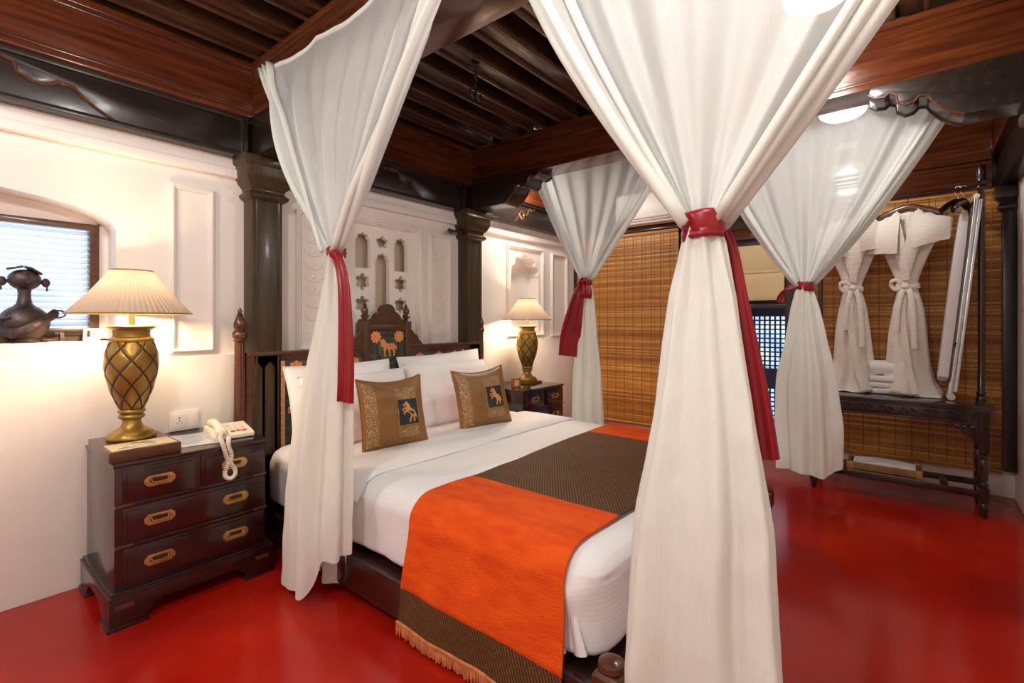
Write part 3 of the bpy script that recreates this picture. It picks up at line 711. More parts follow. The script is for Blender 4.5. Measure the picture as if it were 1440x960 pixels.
# ================================================================== NIGHTSTANDS
NZT = .648
def nightstand(label, loc):
    t = thing('nightstand', label, 'nightstand', loc, 0, 'campaign nightstands')
    w, d = .585, .49   # body; origin = centre of the base on the floor
    x0, x1, y0, y1 = -w/2, w/2, -.265+.03, .262
    MB().box((x0, y0+.004, .125), (x1, y1, .632)).build('carcass', 'mahogany', t, bevel=.004)
    MB().box((x0-.006, y0-.008, .632), (x1+.006, y1, NZT)).build('top', 'mahogany', t, bevel=.004)
    # plinth with bracket feet, cut out between them
    def skirt(a, b): return [(a, .012), (a+.125, .012), (a+.125, .03), (a+.14, .042), (a+.155, .06), (a+.175, .066), (b-.175, .066), (b-.155, .06), (b-.14, .042), (b-.125, .03), (b-.125, .012), (b, .012), (b, .125), (a, .125)]
    bx0, bx1, by0 = x0-.022, x1+.022, y0-.026
    MB().prism([skirt(bx0, bx1)], by0, by0+.022).build('plinth_front', 'mahogany', t, bevel=.003)
    for x in (bx0, bx1-.022): MB().prism([skirt(by0+.02, y1+.0)], x, x+.022, 'yz').build('plinth_side', 'mahogany', t, bevel=.003)
    MB().box((bx0-.004, by0-.004, .122), (bx1+.004, y1, .132)).box((bx0+.006, by0+.006, .130), (bx1-.006, y1, .142)).build('plinth_moulding', 'mahogany', t, bevel=.003)
    for sx in (0, 1):
        for sy in (0, 1):
            a = bx0-.008 if sx == 0 else bx1-.13; b = by0-.008 if sy == 0 else y1-.13
            ft = MB().box((a, b, 0), (a+.138, b+.13, .014)).build('foot', 'mahogany', t, bevel=.002)
    def drawer(ax, bx, z0, z1, handles):
        dr = MB().box((ax, y0-.006, z0), (bx, y0+.02, z1)).box((ax+.012, y0-.016, z0+.012), (bx-.012, y0, z1-.012)).build('drawer', 'mahogany', t, bevel=.003)
        for hx in handles:
            zc = (z0+z1)/2+.004; yy = y0-.016
            oct_ = lambda a, b, c: [(hx-a+c, zc-b), (hx+a-c, zc-b), (hx+a, zc-b+c), (hx+a, zc+b-c), (hx+a-c, zc+b), (hx-a+c, zc+b), (hx-a, zc+b-c), (hx-a, zc-b+c)]
            h = MB().prism([oct_(.054, .022, .014), oct_(.034, .0115, .008)], yy-.004, yy+.002).build('handle', 'brass', dr, bevel=.0012)
            MB().prism([oct_(.034, .0115, .008)], yy-.0005, yy+.003).build('handle_recess', 'brass_dark', dr)
            MB().tube([(hx-.030, yy-.002, zc+.006), (hx-.027, yy-.007, zc-.005), (hx, yy-.008, zc-.007), (hx+.027, yy-.007, zc-.005), (hx+.030, yy-.002, zc+.006)], .0028, 8).build('bail', 'brass', dr, smooth=True)
        return dr
    drawer(x0+.025, -.012, .487, .622, [-.145]); drawer(.012, x1-.012, .487, .622, [.145])
    drawer(x0+.025, x1-.012, .325, .466, [-.145, .150]); drawer(x0+.025, x1-.012, .155, .302, [-.145, .150])
    for z in (.477, .314): MB().box((x0, y0-.005, z-.006), (x1, y0+.01, z+.006)).build('drawer_rail', 'mahogany', t, bevel=.002)
    for x, z in ((x0+.03, .477), (x0+.03, .314), (x1-.03, .477), (x1-.03, .314), (bx0+.05, .085), (bx1-.05, .085)):   # small strap inlays
        yy = by0 if z < .1 else y0-.005
        MB().box((x-.03, yy-.0025, z-.009 if z < .1 else z-.006), (x+.03, yy+.002, z+.009 if z < .1 else z+.006)).build('strap', 'bed_wood', t, bevel=.001)
    return t
ns1 = nightstand('mahogany nightstand with brass pulls holding the telephone', (.787, 2.676, 0))
ns2 = dup(ns1, (3.425, 2.676, 0), 'mahogany nightstand with brass pulls on the far side of the bed')

# ================================================================== TABLE LAMPS
def table_lamp(label, loc, power):
    t = thing('table_lamp', label, 'lamp', loc, 0, 'gilt urn lamps')
    MB().lathe([(.088, 0), (.092, .006), (.092, .016), (.084, .022), (.080, .030), (.060, .040), (.043, .052), (.036, .068), (.034, .085), (.046, .092), (.050, .100), (.046, .108), (.040, .112), (.050, .118), (.052, .126), (.046, .134)], n=48).build('foot', 'gold', t, smooth=True, angle=60)
    prof = []
    for i in range(41):
        q = i/40; z = lerp(.134, .435, q)
        r = interp([(0, .046), (.12, .058), (.3, .080), (.5, .094), (.66, .100), (.8, .098), (.92, .088), (1, .080)], q); prof.append((r, z))
    K = 7
    def groove(th, z):
        q = (z-.134)/.301; tw = 1.25*PI*q
        a = K*th/2 + tw*2.2; b = K*th/2 - tw*2.2
        g = min(abs(math.sin(a)), abs(math.sin(b))); return 1 - .05*math.exp(-(g/.16)**2)
    u = MB().lathe(prof, n=140, fn=groove).build('urn', 'gold', t, smooth=True, angle=85)
    g = MB()
    for k in range(K):
        for sg in (-1, 1):
            pts = []
            for i in range(41):
                r, z = prof[i]; q = i/40; th = 2*PI*k/K - sg*2*1.25*PI*q*2.2/K
                pts.append(((r*.968)*math.cos(th), (r*.968)*math.sin(th), z))
            g.tube(pts, .0042, 5)
    g.build('lattice_groove', 'groove', u, smooth=True)
    MB().lathe([(.080, .432), (.084, .440), (.080, .450), (.070, .456), (.068, .470), (.070, .486), (.088, .496), (.092, .503), (.086, .506), (.050, .508), (.012, .510)], n=48).build('neck', 'gold', t, smooth=True, angle=50)
    MB().lathe([(.012, .508), (.012, .575), (.015, .577), (.015, .60), (.006, .61)], n=16).build('socket', 'brass', t, smooth=True, angle=40)
    n = 132; rs = []
    for i in range(13):
        q = i/12; z = lerp(.560, .752, q); r = lerp(.228, .078, q) - .008*math.sin(PI*q)
        rs.append([((r+.0022*(1 if k % 2 else -1))*math.cos(2*PI*k/n), (r+.0022*(1 if k % 2 else -1))*math.sin(2*PI*k/n), z) for k in range(n)])
    s = MB().rings(rs, cap=False).build('lamp_shade', 'shade', t, smooth=True, angle=20)
    for r, z in ((.229, .560), (.078, .752)):
        MB().tube([(r*math.cos(2*PI*k/64), r*math.sin(2*PI*k/64), z) for k in range(65)], .0032, 6).build('shade_trim', 'gold', s, smooth=True)
    m = MB()
    for k in range(3): m.tube([(0, 0, .735), (.078*math.cos(2.1*k), .078*math.sin(2.1*k), .750)], .0018, 5)
    m.build('spider', 'brass', s)
    MB().ball((0, 0, .645), (.028, .028, .036)).build('bulb', 'bulb', t, smooth=True)
    point_light('bulb_light', (0, 0, .645), power, .05, WARM, t)
    return t
lampA = table_lamp('gilt lattice urn lamp on the wooden box by the louvred window', (.612, 2.715, .692), TABLE_LAMP_W)
lampB = table_lamp('gilt lattice urn lamp on the far nightstand by the lit niche', (3.56, 2.73, .668), TABLE_LAMP_W)
o = MB().box((-.105, -.095, 0), (.105, .095, .02)).build('lamp_stand', 'gold', None, bevel=.004); o.location = (3.56, 2.73, .648)
tag(o, 'low square gilt stand under the far lamp', 'stand')

# things on the near nightstand
bx = thing('wooden_box', 'flat wooden box with a drawn cream panel under the near lamp', 'box', (.607, 2.652, NZT))
MB().box((-.125, -.185, 0), (.125, .185, .044)).build('body', 'bed_wood', bx, bevel=.004)
pl = MB().box((-.112, -.170, .043), (.112, -.035, .0462)).build('cream_panel', 'cream', bx, bevel=.0008)
ik = MB()
for pts in ([(-.02, -.06), (.0, -.075), (.02, -.10), (.03, -.12), (.045, -.145)], [(-.01, -.08), (.02, -.07), (.045, -.062)], [(.005, -.09), (.03, -.092), (.05, -.10)], [(-.09, -.15), (-.06, -.145), (-.03, -.15)], [(-.07, -.13), (-.05, -.128)], [(.0, -.065), (-.015, -.075), (-.03, -.073)]):
    ik.tube([(x, y, .0464) for x, y in pts], .0014, 5, flat=.0004)
ik.build('ink_drawing', 'ink', bx)
sheet_ = thing('printed_sheet', 'grey printed paper sheet between the box and the telephone', 'paper', (.842, 2.66, NZT)); sheet_.rotation_euler = (0, 0, R(-8))
MB().grid(lambda u, v: ((u-.5)*.20, (v-.5)*.28, .002+.006*(2*u-1)**2*v), 8, 8).grid(lambda u, v: ((u-.5)*.20, (v-.5)*.28, .001+.006*(2*u-1)**2*v), 8, 8).build('page', 'paper', sheet_, smooth=True)
lk = MB()
for k, (a, b) in enumerate(((.02, .16), (.05, .15), (.02, .13), (.04, .17), (.02, .12), (.03, .10))):
    y = .10-.036*k; lk.box((-.09+a, y, .0035), (-.09+b, y+.004, .0050))
lk.build('print_lines', mat('print_grey', (.42, .44, .52), .6), sheet_)

ph = thing('telephone', 'ivory push-button desk telephone on the near nightstand', 'telephone', (.985, 2.615, NZT)); ph.rotation_euler = (0, 0, R(-6))
MB().prism([[(-.09, .003), (.10, .003), (.10, .030), (.085, .052), (-.075, .028), (-.09, .022)]], -.095, .085, 'yz').build('body', 'ivory', ph, bevel=.006)
slope = lambda y: .028+(y+.075)*(.024/.16)
kk = None
for r in range(4):
    for c in range(3):
        y = -.035+.026*r; x = -.005+.026*c
        if kk is None:
            kk = MB().box((-.009, -.007, 0), (.009, .007, .006)).build('key', 'ivory_key', ph, bevel=.0015); q = kk
        else: q = kk.copy(); COL.objects.link(q); q.parent = ph
        q.location = (x, y, slope(y)); q.rotation_euler = (R(8.5), 0, 0)
for c in range(3):
    q = MB().box((-.010, -.005, 0), (.010, .005, .005)).build('red_key', 'red_label', ph, bevel=.001); q.location = (-.003+.025*c, -.058, slope(-.058)); q.rotation_euler = (R(8.5), 0, 0)
hs = MB().rings([[(-.058+w*math.cos(a), y, z+h*math.sin(a)) for a in [2*PI*k/14 for k in range(14)]] for y, w, h, z in ((-.098, .012, .008, .040), (-.094, .024, .016, .041), (-.065, .026, .019, .044), (-.045, .021, .015, .054), (.0, .019, .014, .062), (.045, .021, .015, .066), (.065, .026, .019, .064), (.092, .024, .016, .064), (.096, .012, .008, .064))]).build('handset', 'ivory', ph, smooth=True, angle=70)
MB().box((-.085, -.092, .02), (-.03, -.055, .036)).build('cradle', 'ivory', ph, bevel=.005)
def coil(pts, R0, r, turns, nm, par, m):
    P = catmull(pts, 10); n = turns*9; out = []
    L = len(P)-1
    for i in range(n+1):
        f = i/n*L; k = min(int(f), L-1); p = P[k].lerp(P[k+1], f-k); t = (P[min(k+1, L)]-P[max(k-1, 0)]).normalized()
        a = t.cross(Vector((0, 1, .13))).normalized(); b = t.cross(a); th = 2*PI*turns*i/n
        out.append(p+a*R0*math.cos(th)+b*R0*math.sin(th))
    return MB().tube(out, r, 5).build(nm, m, par, smooth=True)
coil([(-.062, -.098, .040), (-.075, -.13, .024), (-.082, -.185, .014), (-.078, -.2, -.010), (-.070, -.204, -.045), (-.060, -.204, -.080), (-.074, -.204, -.115), (-.072, -.205, -.140), (-.052, -.205, -.153), (-.034, -.205, -.138), (-.035, -.205, -.112), (-.052, -.204, -.080), (-.048, -.204, -.045), (-.058, -.2, -.010), (-.055, -.182, .012), (-.040, -.13, .016), (-.03, -.092, .014)], .0075, .0030, 70, 'coiled_cord', ph, 'ivory')

sw = thing('wall_socket', 'white double wall plate with socket behind the telephone papers', 'socket', (.884, YW-.014, .70))
MB().box((-.070, -.010, -.05), (.070, 0, .05)).build('plate', 'white_plastic', sw, bevel=.004)
MB().box((-.060, -.014, -.038), (.012, -.008, .038)).build('socket_module', 'white_plastic', sw, bevel=.003)
MB().box((.018, -.014, -.038), (.060, -.008, .038)).build('switch_rocker', 'white_plastic', sw, bevel=.003)
m = MB()
for x, z, r in ((-.024, .016, .004), (-.024, .002, .003), (-.034, -.010, .0025), (-.014, -.010, .0025)): m.lathe([(r, -.0155), (r, -.013)], (x, 0, z), 10, ax='y')
m.build('socket_hole', 'dark', sw)

# far nightstand: small framed clock
fr = thing('desk_clock', 'small orange wooden framed clock beside the far lamp', 'clock', (3.235, 2.60, .648)); fr.rotation_euler = (0, 0, R(-8))
MB().prism([rloop(-.045, .045, 0, .085), rloop(-.03, .03, .016, .07)], -.014, .014).build('frame', mat('orange_wood', (.45, .13, .02), .35), fr, bevel=.003)
MB().box((-.03, -.004, .016), (.03, .008, .07)).build('face', 'cream', fr)

# figurine on the niche sill
fg = thing('bronze_figurine', 'dark bronze pot-bellied figurine with hoop ears on the window sill', 'figurine', (.30, 3.035, NZ)); fg.rotation_euler = (0, 0, R(8)); fg.scale = (.93, .93, .93)
MB().ball((0, 0, .095), (.092, .078, .088), 28, 16).build('body', 'bronze', fg, smooth=True)
MB().lathe([(.045, .170), (.030, .185), (.025, .205), (.023, .235), (.027, .262)], n=20, fn=lambda t, z: 1-.03*abs(math.cos(5*t))).build('neck', 'bronze', fg, smooth=True)
hd = MB().ball((0, -.003, .300), (.060, .052, .050), 24, 14).build('head', 'bronze', fg, smooth=True)
MB().ball((0, -.055, .290), (.007, .012, .018), 10, 8).build('nose', 'bronze', hd, smooth=True)
m = MB(); m.ball((-.020, -.047, .300), (.010, .006, .005), 10, 6).ball((.020, -.047, .300), (.010, .006, .005), 10, 6).ball((0, -.047, .268), (.014, .006, .004), 10, 6)
m.build('eyes_and_mouth', 'bronze', hd, smooth=True)
for sg in (-1, 1):
    e = MB().ball((sg*.076, 0, .290), (.017, .008, .022), 14, 8).build('ear', 'bronze', hd, smooth=True)
    MB().tube([(sg*.05, 0, .29), (sg*.068, 0, .29)], .006, 8).tube([(sg*.080, -.002, .272), (sg*.080, -.002, .248)], .004, 8).build('ear_drop', 'bronze', e, smooth=True)
    MB().box((-.028, -.03, -.005), (.028, .02, .005), Matrix.Translation((sg*.030-.006, -.02, .350-.004*sg)) @ Matrix.Rotation(.55 if sg > 0 else -.28, 4, 'Y') @ Matrix.Rotation(sg*.3, 4, 'Z')).build('hair_plate', 'bronze', hd, bevel=.002)
MB().tube(catmull([(-.085, -.03, .055), (-.04, -.088, .05), (.02, -.092, .085), (.075, -.065, .125), (.105, -.05, .150)], 5), [.022]*20+[.014], 8, flat=.006, side=(0, 0, 1)).build('strap_arm', 'bronze', fg, smooth=True)
MB().tube(catmull([(.085, -.05, .150), (.115, -.055, .155), (.135, -.055, .140), (.120, -.052, .122), (.08, -.06, .12)], 5), .004, 6).tube(catmull([(-.06, -.06, .12), (-.095, -.03, .11), (-.10, -.02, .08)], 5), .007, 6).build('handle', 'bronze', fg, smooth=True)
MB().tube([(.06, -.02, .012), (.125, -.03, .010), (.130, -.03, .045), (.10, -.03, .045)], .006, 8).box((.118, -.04, 0), (.134, -.02, .05)).build('tail_hook', 'bronze', fg)
MB().lathe([(.048, 0), (.052, .006), (.04, .02)], n=24).build('base_ring', 'bronze', fg, smooth=True)
cdn = thing('card', 'small white printed card standing at the end of the sill', 'card', (.53, 3.045, NZ)); cdn.rotation_euler = (R(-12), 0, R(-20))
MB().box((-.032, -.001, .002), (.032, .001, .062)).build('card_sheet', 'white_plastic', cdn)
MB().box((-.018, -.0018, .02), (-.006, -.0008, .052)).box((.0, -.0018, .03), (.02, -.0008, .034)).build('print', 'brass_dark', cdn)
nb = thing('paper_slip', 'thin white folded slip lying on the sill beside the figurine', 'paper', (.42, 3.0, NZ))
MB().box((-.05, -.02, 0), (.05, .02, .004)).build('slip', 'white_plastic', nb)

# ================================================================== BED CURTAINS
def curtain(label, xb, ya, yb, zt, tie, hem, zhem, out, seed, nfold=7, sag=.05, bulge=.05, hz=None, core=.35):
    """ya > yb ends of the heading along the beam; tie=(x,y,z); hem=(x, y_a, y_b); out = +1/-1 side on which the folds bulge"""
    t = thing('bed_curtain', label, 'curtain', (xb, (ya+yb)/2, zt), 0, 'white bed curtains')
    off = Vector((xb, (ya+yb)/2, zt)); tx, ty, tz = tie; wt = .060
    def up(u, v):
        c = 2*u-1
        uu = u - .075*math.sin(2*PI*u)*0
        y0 = lerp(ya, yb, uu); z0 = zt - sag*(1-c*c)*.6*abs(math.sin(2*PI*u*1.5)) - .004*abs(math.sin(9*PI*u))
        k = v; ye = ty - (u-.5)*wt; xe = tx + out*.020*math.sin(2*PI*2.5*u+seed)
        y = lerp(y0, ye, k); z = lerp(z0, tz, k)
        hang = math.sin(PI*v)
        y += -c*abs(c)*bulge*hang*1.0
        z -= .10*hang*(1-abs(c))**1.2*0
        # folds: crowded toward the two edges, broad and shallow in the middle
        e = abs(c); A = (.010+.030*sm((e-core)/(1-core)))*sm(v/.25)*(1-.55*sm((v-.72)/.28))
        ph = seed + 1.3*nz(u*3, seed)
        f = math.sin(2*PI*nfold*(u+.12*math.copysign(e*e, c)*.5)+ph) + .5*math.sin(2*PI*nfold*2.1*u+2*ph+v*1.5)*sm((e-.3)/.5)
        roll = math.exp(-((1-e)/.07)**2)*.030*hang
        x = lerp(xb, xe, k) + out*(A*f + roll + .045*hang*(1-c*c) + .018*nz(u*4+seed, v*2.2))
        return Vector((x, y, z))-off
    ud = MB().grid(up, 170, 64).build('upper_drape', 'sheer', t, smooth=True, angle=180)
    at = ud.data.attributes.new('gather', 'FLOAT', 'POINT')
    at.data.foreach_set('value', [(1-(j/63))**.8*(1-.75*abs(2*i/169-1)**6) for j in range(64) for i in range(170)])
    # rolled side hems where the cloth falls in several layers, and the heading tape
    for e in (0, 1):
        for q, du in enumerate((.0, .035, .075)):
            pts = [up(abs(e-du-.018*math.sin(PI*j/20)), j/20)+Vector((out*.012*q, 0, 0)) for j in range(21)]
            MB().tube(pts, [lerp(.006, .014, sm(j/14))*(1.3-.25*q) for j in range(21)], 8, flat=[.030*(1-.55*j/20)*(1-.2*q) for j in range(21)]).build('side_hem', 'voile', t, smooth=True, angle=180)
    MB().tube([up(i/60, 0)+Vector((-out*.002, 0, -.008)) for i in range(61)], .012, 6, flat=.004, side=(0, 0, 1)).build('heading_tape', 'voile', t, smooth=True)
    hx, h0, h1 = hem; n = 220
    def low(u, v):
        th = 2*PI*u; w = lerp(.030, abs(h0-h1)/2, interp([(0, 0), (.03, .12), (.12, .30), (.33, .55), (.48, .80), (.77, .97), (1, 1)], v))
        dep = lerp(.030, .080, sm(v*1.5))
        cy = lerp(ty, (h0+h1)/2, v**.9); cx = lerp(tx, hx, sm(v*1.3))
        rip = .22*math.sin(7*th+seed+1.2*nz(seed, th*.3))+.10*math.sin(11*th+2.2*seed+v*1.2)+.08*math.sin(4*th+seed*3-v)
        r = 1+rip*lerp(.9, 1.15, v)
        wob = .018*nz(v*3+seed, math.cos(th), math.sin(th))
        zz = zhem + (hz(math.cos(th), math.sin(th)) if hz else 0) + .012*math.sin(3*th+seed)
        crease = .004*nz(th*3, v*22, seed)
        return Vector((cx+dep*r*math.sin(th)+wob+crease, cy+w*(1+.45*rip)*math.cos(th)+wob, lerp(tz, zz, v)))-off
    MB().grid(low, n, 70, wrap=True).build('lower_drape', 'voile', t, smooth=True, angle=180)
    return t
T1 = (1.145, 1.915, 1.515); T3 = (1.145, .368, 1.440); T2 = (3.17, 1.875, 1.515); T4 = (3.17, .460, 1.415)
curtain('white voile curtain tied beside the near nightstand corner of the bed', 1.150, 2.60, 1.13, 2.525, T1, (1.10, 2.22, 1.79), .06, -1, .4, hz=lambda c, s: -.005+.20*sm((-c-.2)/.6)-.0*s, sag=.05)
curtain('white voile curtain tied at the near foot corner of the bed, largest in view', 1.150, 1.02, -.45, 2.525, T3, (1.09, .535, .185), .05, -1, 2.1, sag=.04, nfold=6)
curtain('white voile curtain tied in front of the left bamboo blind', 3.148, 2.42, 1.12, 2.50, T2, (3.17, 1.98, 1.73), .10, 1, 3.3)
curtain('white voile curtain tied left of the hanging robes', 3.148, 1.10, -.30, 2.50, T4, (3.17, .595, .300), .40, 1, 5.2, hz=lambda c, s: .03*s)

def sash(label, tie, r, loops, tails, knot=None):
    x, y, z = tie; t = thing('tieback_sash', label, 'sash', tie, 0, 'red satin sashes')
    for k, (dz, h, tilt) in enumerate(loops):
        n = 48; rs = []
        for i in range(n):
            a = 2*PI*i/n; c, s = math.cos(a), math.sin(a); ring = []
            for q in range(16):
                b = 2*PI*q/16; zz = h*math.copysign(abs(math.sin(b))**.7, math.sin(b))
                rr = .007*math.copysign(abs(math.cos(b))**.5, math.cos(b)) + (.0022*math.sin(zz/h*7+2.2*math.sin(a)+k) if math.cos(b) > 0 else 0)
                ring.append(((r*.85+rr)*s, (r*1.10+rr)*c, dz+tilt*c+zz*(1+.12*math.sin(2*a+k))))
            rs.append(ring)
        rs.append(rs[0]); MB().rings(rs, cap=False).build('band', 'satin', t, smooth=True, angle=80)
    for kk, (pts, w0, w1, sd) in enumerate(tails):
        P = catmull(pts, 8); n = len(P); m = MB(); rs = []
        for i, p in enumerate(P):
            q = i/(n-1); w = lerp(w0, w1, sm(q*1.3)); tng = (P[min(i+1, n-1)]-P[max(i-1, 0)]).normalized()
            a = (Vector(sd) - tng*tng.dot(Vector(sd))).normalized(); b = tng.cross(a)
            top, bot = [], []
            for j in range(17):
                s = j/8-1; fold = (.005*math.sin(s*3+kk)+.003*math.sin(s*8+q*3))*min(1, .3+q*1.2)
                c = p + a*(s*w/2) + b*fold; top.append(c+b*.0012); bot.append(c-b*.0012)
            rs.append(top+bot[::-1])
        m.rings(rs).build('tail', 'satin', t, smooth=True, angle=80)
    if knot: MB().ball(knot, (.020, .026, .024), 14, 10).build('knot', 'satin', t, smooth=True)
    return t
SD = (.55, -.84, 0)
sash('red satin sash with one long tail on the near left curtain', T1, .037, [(0, .024, .006)],
     [([(-.042, -.025, .005), (-.055, -.095, -.035), (-.06, -.150, -.14), (-.065, -.175, -.34), (-.07, -.185, -.52), (-.07, -.18, -.62)], .035, .075, (.35, -.93, 0))])
sash('red satin sash wound twice round the large near foot curtain', T3, .036, [(.006, .026, .003), (-.020, .013, -.004)],
     [([(.035, -.030, -.005), (.05, -.045, -.06), (.05, -.062, -.18), (.05, -.085, -.32), (.05, -.105, -.44), (.05, -.118, -.53)], .032, .062, (.3, -.95, 0))])
sash('red satin sash with two short tails on the curtain before the left blind', T2, .036, [(0, .026, .006)],
     [([(-.05, .0, .0), (-.075, .015, -.08), (-.085, .050, -.25), (-.085, .085, -.42), (-.085, .10, -.56)], .05, .15, (.5, -.86, 0)),
      ([(-.05, -.02, .005), (-.08, -.045, -.03), (-.085, -.055, -.09), (-.08, -.045, -.13)], .05, .08, (.5, -.86, 0)),
      ([(-.06, -.01, -.02), (-.09, -.005, -.10), (-.095, .02, -.25), (-.095, .04, -.36)], .04, .075, (.5, -.86, 0))], (-.055, -.005, 0))
sash('red satin sash with a short stub end on the curtain left of the robes', T4, .037, [(0, .024, .005)],
     [([(-.04, .05, .0), (-.05, .085, -.02), (-.05, .105, -.055), (-.05, .11, -.09)], .03, .05, (.4, -.5, .6))])

# ================================================================== BLINDS, ROMAN SHADE, AIR CONDITIONER
def blind(label, y0, y1, z0, z1, loc):
    t = thing('bamboo_blind', label, 'blind', loc, 0, 'bamboo blinds'); ox, oy, oz = loc
    m = MB(); n = int((z1-z0)/.0125); rnd = random.Random(int(y0*100))
    for k in range(n):
        z = z0+.0125*(k+.5); dx = rnd.uniform(-.002, .002)
        m.box((-.005+dx, y0-oy, z-.0052-oz), (.001+dx, y1-oy, z+.0052-oz))
    m.build('slats', 'bamboo', t, kind='stuff')
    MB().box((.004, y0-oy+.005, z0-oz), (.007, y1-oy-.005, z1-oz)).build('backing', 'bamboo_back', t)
    k = 0; y = y0+.05; c0 = None
    while y < y1-.02:
        if c0 is None: c0 = q = MB().tube([(-.0075, 0, z0-oz), (-.0075, 0, z1-oz)], .0022, 6).build('stitch_cord', 'bamboo_cord', t)
        else: q = c0.copy(); COL.objects.link(q); q.parent = t
        q.location = (0, y-oy, 0); y += .098
    y = y0+.083; d0 = None
    while y < y1-.02:
        if d0 is None: d0 = q = MB().box((-.0072, -.003, z0-oz), (-.0055, .003, z1-oz)).build('dark_cord', 'bamboo_dark', t)
        else: q = d0.copy(); COL.objects.link(q); q.parent = t
        q.location = (0, y-oy, 0); y += .098
    MB().box((-.012, y0-oy, z1-oz-.03), (.008, y1-oy, z1-oz)).build('head_rail', 'bamboo', t, bevel=.003)
    MB().box((-.012, y0-oy, z0-oz), (.008, y1-oy, z0-oz+.03)).build('bottom_rail', 'bamboo', t, bevel=.003)
    return t
blind('bamboo roller blind left of the open window, behind the bed', 1.745, 2.895, .155, 2.125, (4.705, 2.32, 1.1))
blind('bamboo roller blind behind the hanging robes', -.488, .655, .172, 2.14, (4.705, .08, 1.1))
rs_ = thing('roman_shade', 'cream fabric shade drawn down over the top of the open window', 'shade', (4.74, 1.18, 1.90))
rr = []
for j in range(25):
    q = j/24; z = -.50*q; bul = .020*abs(math.sin(PI*q*2))**.7 + .012*sm((q-.8)/.2)
    rr.append([(-bul-.010, -.345, z), (-bul-.010, .345, z), (.004, .345, z), (.004, -.345, z)])
MB().rings(rr).build('fabric', 'roman', rs_, smooth=True, angle=50)
for z in (-.25, -.49): MB().box((-.022, -.345, z-.008), (.006, .345, z+.008)).build('batten', 'bed_wood' if z < -.3 else 'roman', rs_, bevel=.003)
MB().box((-.025, -.36, -.005), (.01, .36, .035)).build('head_rail', 'black_wood', rs_, bevel=.004)
ac = thing('air_conditioner', 'long white split air conditioner above the bamboo blinds', 'air conditioner', (4.66, 1.72, 2.18))
MB().prism([[(.0, 0), (.0, .31), (-.13, .31), (-.155, .28), (-.155, .07), (-.13, .0)]], -.60, .60, 'xz').xf(Matrix(((1,0,0,0),(0,1,0,0),(0,0,1,0),(0,0,0,1)))).build('casing', 'ac_white', ac, bevel=.006)
for z in (.02, .042): MB().box((-.158+.03*(.05-z)*8, -.58, z), (-.13, .58, z+.011)).build('louvre', 'ac_grey', ac, bevel=.002)
MB().box((-.1575, -.10-.03, .155), (-.150, -.03, .172)).build('blue_label', 'blue_label', ac)

# iron hook hanging from a joist over the bed, and a peg on the wall
hk = thing('ceiling_hook', 'dark iron double hook hanging on a chain from a ceiling joist', 'hook', (1.99, 1.89, 2.645))
for k in range(4):
    c = [(.010*math.cos(2*PI*i/14)*(1 if k % 2 else .2), .010*math.cos(2*PI*i/14)*(.2 if k % 2 else 1), -.018-.026*k+.018*math.sin(2*PI*i/14)) for i in range(15)]
    MB().tube(c, .003, 6, cap=False).build('link', 'iron', hk, smooth=True)
for sg in (-1, 1):
    MB().tube(catmull([(0, 0, -.11), (sg*.004, 0, -.15), (sg*.02, 0, -.178), (sg*.042, 0, -.165), (sg*.044, 0, -.135)], 6), .0055, 8).build('hook_arm', 'iron', hk, smooth=True)
MB().lathe([(.004, -.002), (.03, -.002), (.03, .0)], n=20).build('plate', 'iron', hk)
pg = thing('wall_peg', 'short dark wooden peg on the white wall left of the far column', 'peg', (2.80, YW-.035, 1.955))
MB().tube([(0, .04, 0), (0, -.02, 0)], .012, 10).build('shank', 'black_wood', pg, smooth=True)
MB().lathe([(.014, -.07), (.018, -.06), (.012, -.045), (.012, .045), (.018, .06), (.014, .07)], (0, -.025, 0), 16, ax='x').build('crossbar', 'black_wood', pg, smooth=True)
hk2 = thing('wall_hook', 'small metal hook fixed below the lintel right of the far column', 'hook', (3.62, 2.872, 2.20))
MB().tube(catmull([(0, 0, .03), (0, -.02, .0), (0, -.035, -.02), (0, -.055, 0), (0, -.05, .02)], 5), .005, 8).build('hook_arm', 'brass', hk2, smooth=True)
MB().lathe([(.014, -.006), (.014, .0)], (0, 0, .03), 14, ax='y').build('plate', 'brass', hk2)

# ================================================================== VALET CONSOLE WITH ROBES
CX0, CX1, CY0, CY1, CZ = 4.14, 4.50, -.375, .565, .695
cs = thing('console_table', 'dark carved console with turned rail posts in front of the right blind', 'console', ((CX0+CX1)/2, .09, 0))
ox, oy = (CX0+CX1)/2, .09
def cb(mb): return mb.xf(Matrix.Translation((-ox, -oy, 0)))
cb(MB().box((CX0-.01, CY0-.03, CZ-.022), (CX1, CY1+.03, CZ))).build('top', 'console_wood', cs, bevel=.006)
cb(MB().box((CX0+.0, CY0-.02, CZ-.036), (CX1-.01, CY1+.02, CZ-.020))).build('top_moulding', 'console_wood', cs, bevel=.005)
ap = cb(MB().box((CX0+.018, CY0-.005, .575), (CX0+.045, CY1+.005, CZ-.03)).box((CX0+.012, CY0-.005, .575), (CX0+.05, CY1+.005, .587))).build('apron', 'console_wood', cs, bevel=.003)
cv = MB()
for k in range(16):
    y = CY0+.03+k*.058; s = (-1)**k
    cv.tube(catmull([(CX0+.016, y, .624-s*.018), (CX0+.012, y+.015, .624+s*.014), (CX0+.012, y+.034, .624+s*.012), (CX0+.012, y+.036, .624-s*.006), (CX0+.012, y+.022, .624-s*.004)], 4), .0045, 5)
    cv.ball((CX0+.015, y+.044, .624-s*.014), .008, 8, 6)
cb(cv).build('apron_carving', 'console_wood', ap, smooth=True, kind='stuff')
for y in (CY0, CY1): cb(MB().box((CX0+.04, y-.012, .585), (CX1-.02, y+.012, CZ-.03))).build('side_apron', 'console_wood', cs, bevel=.003)
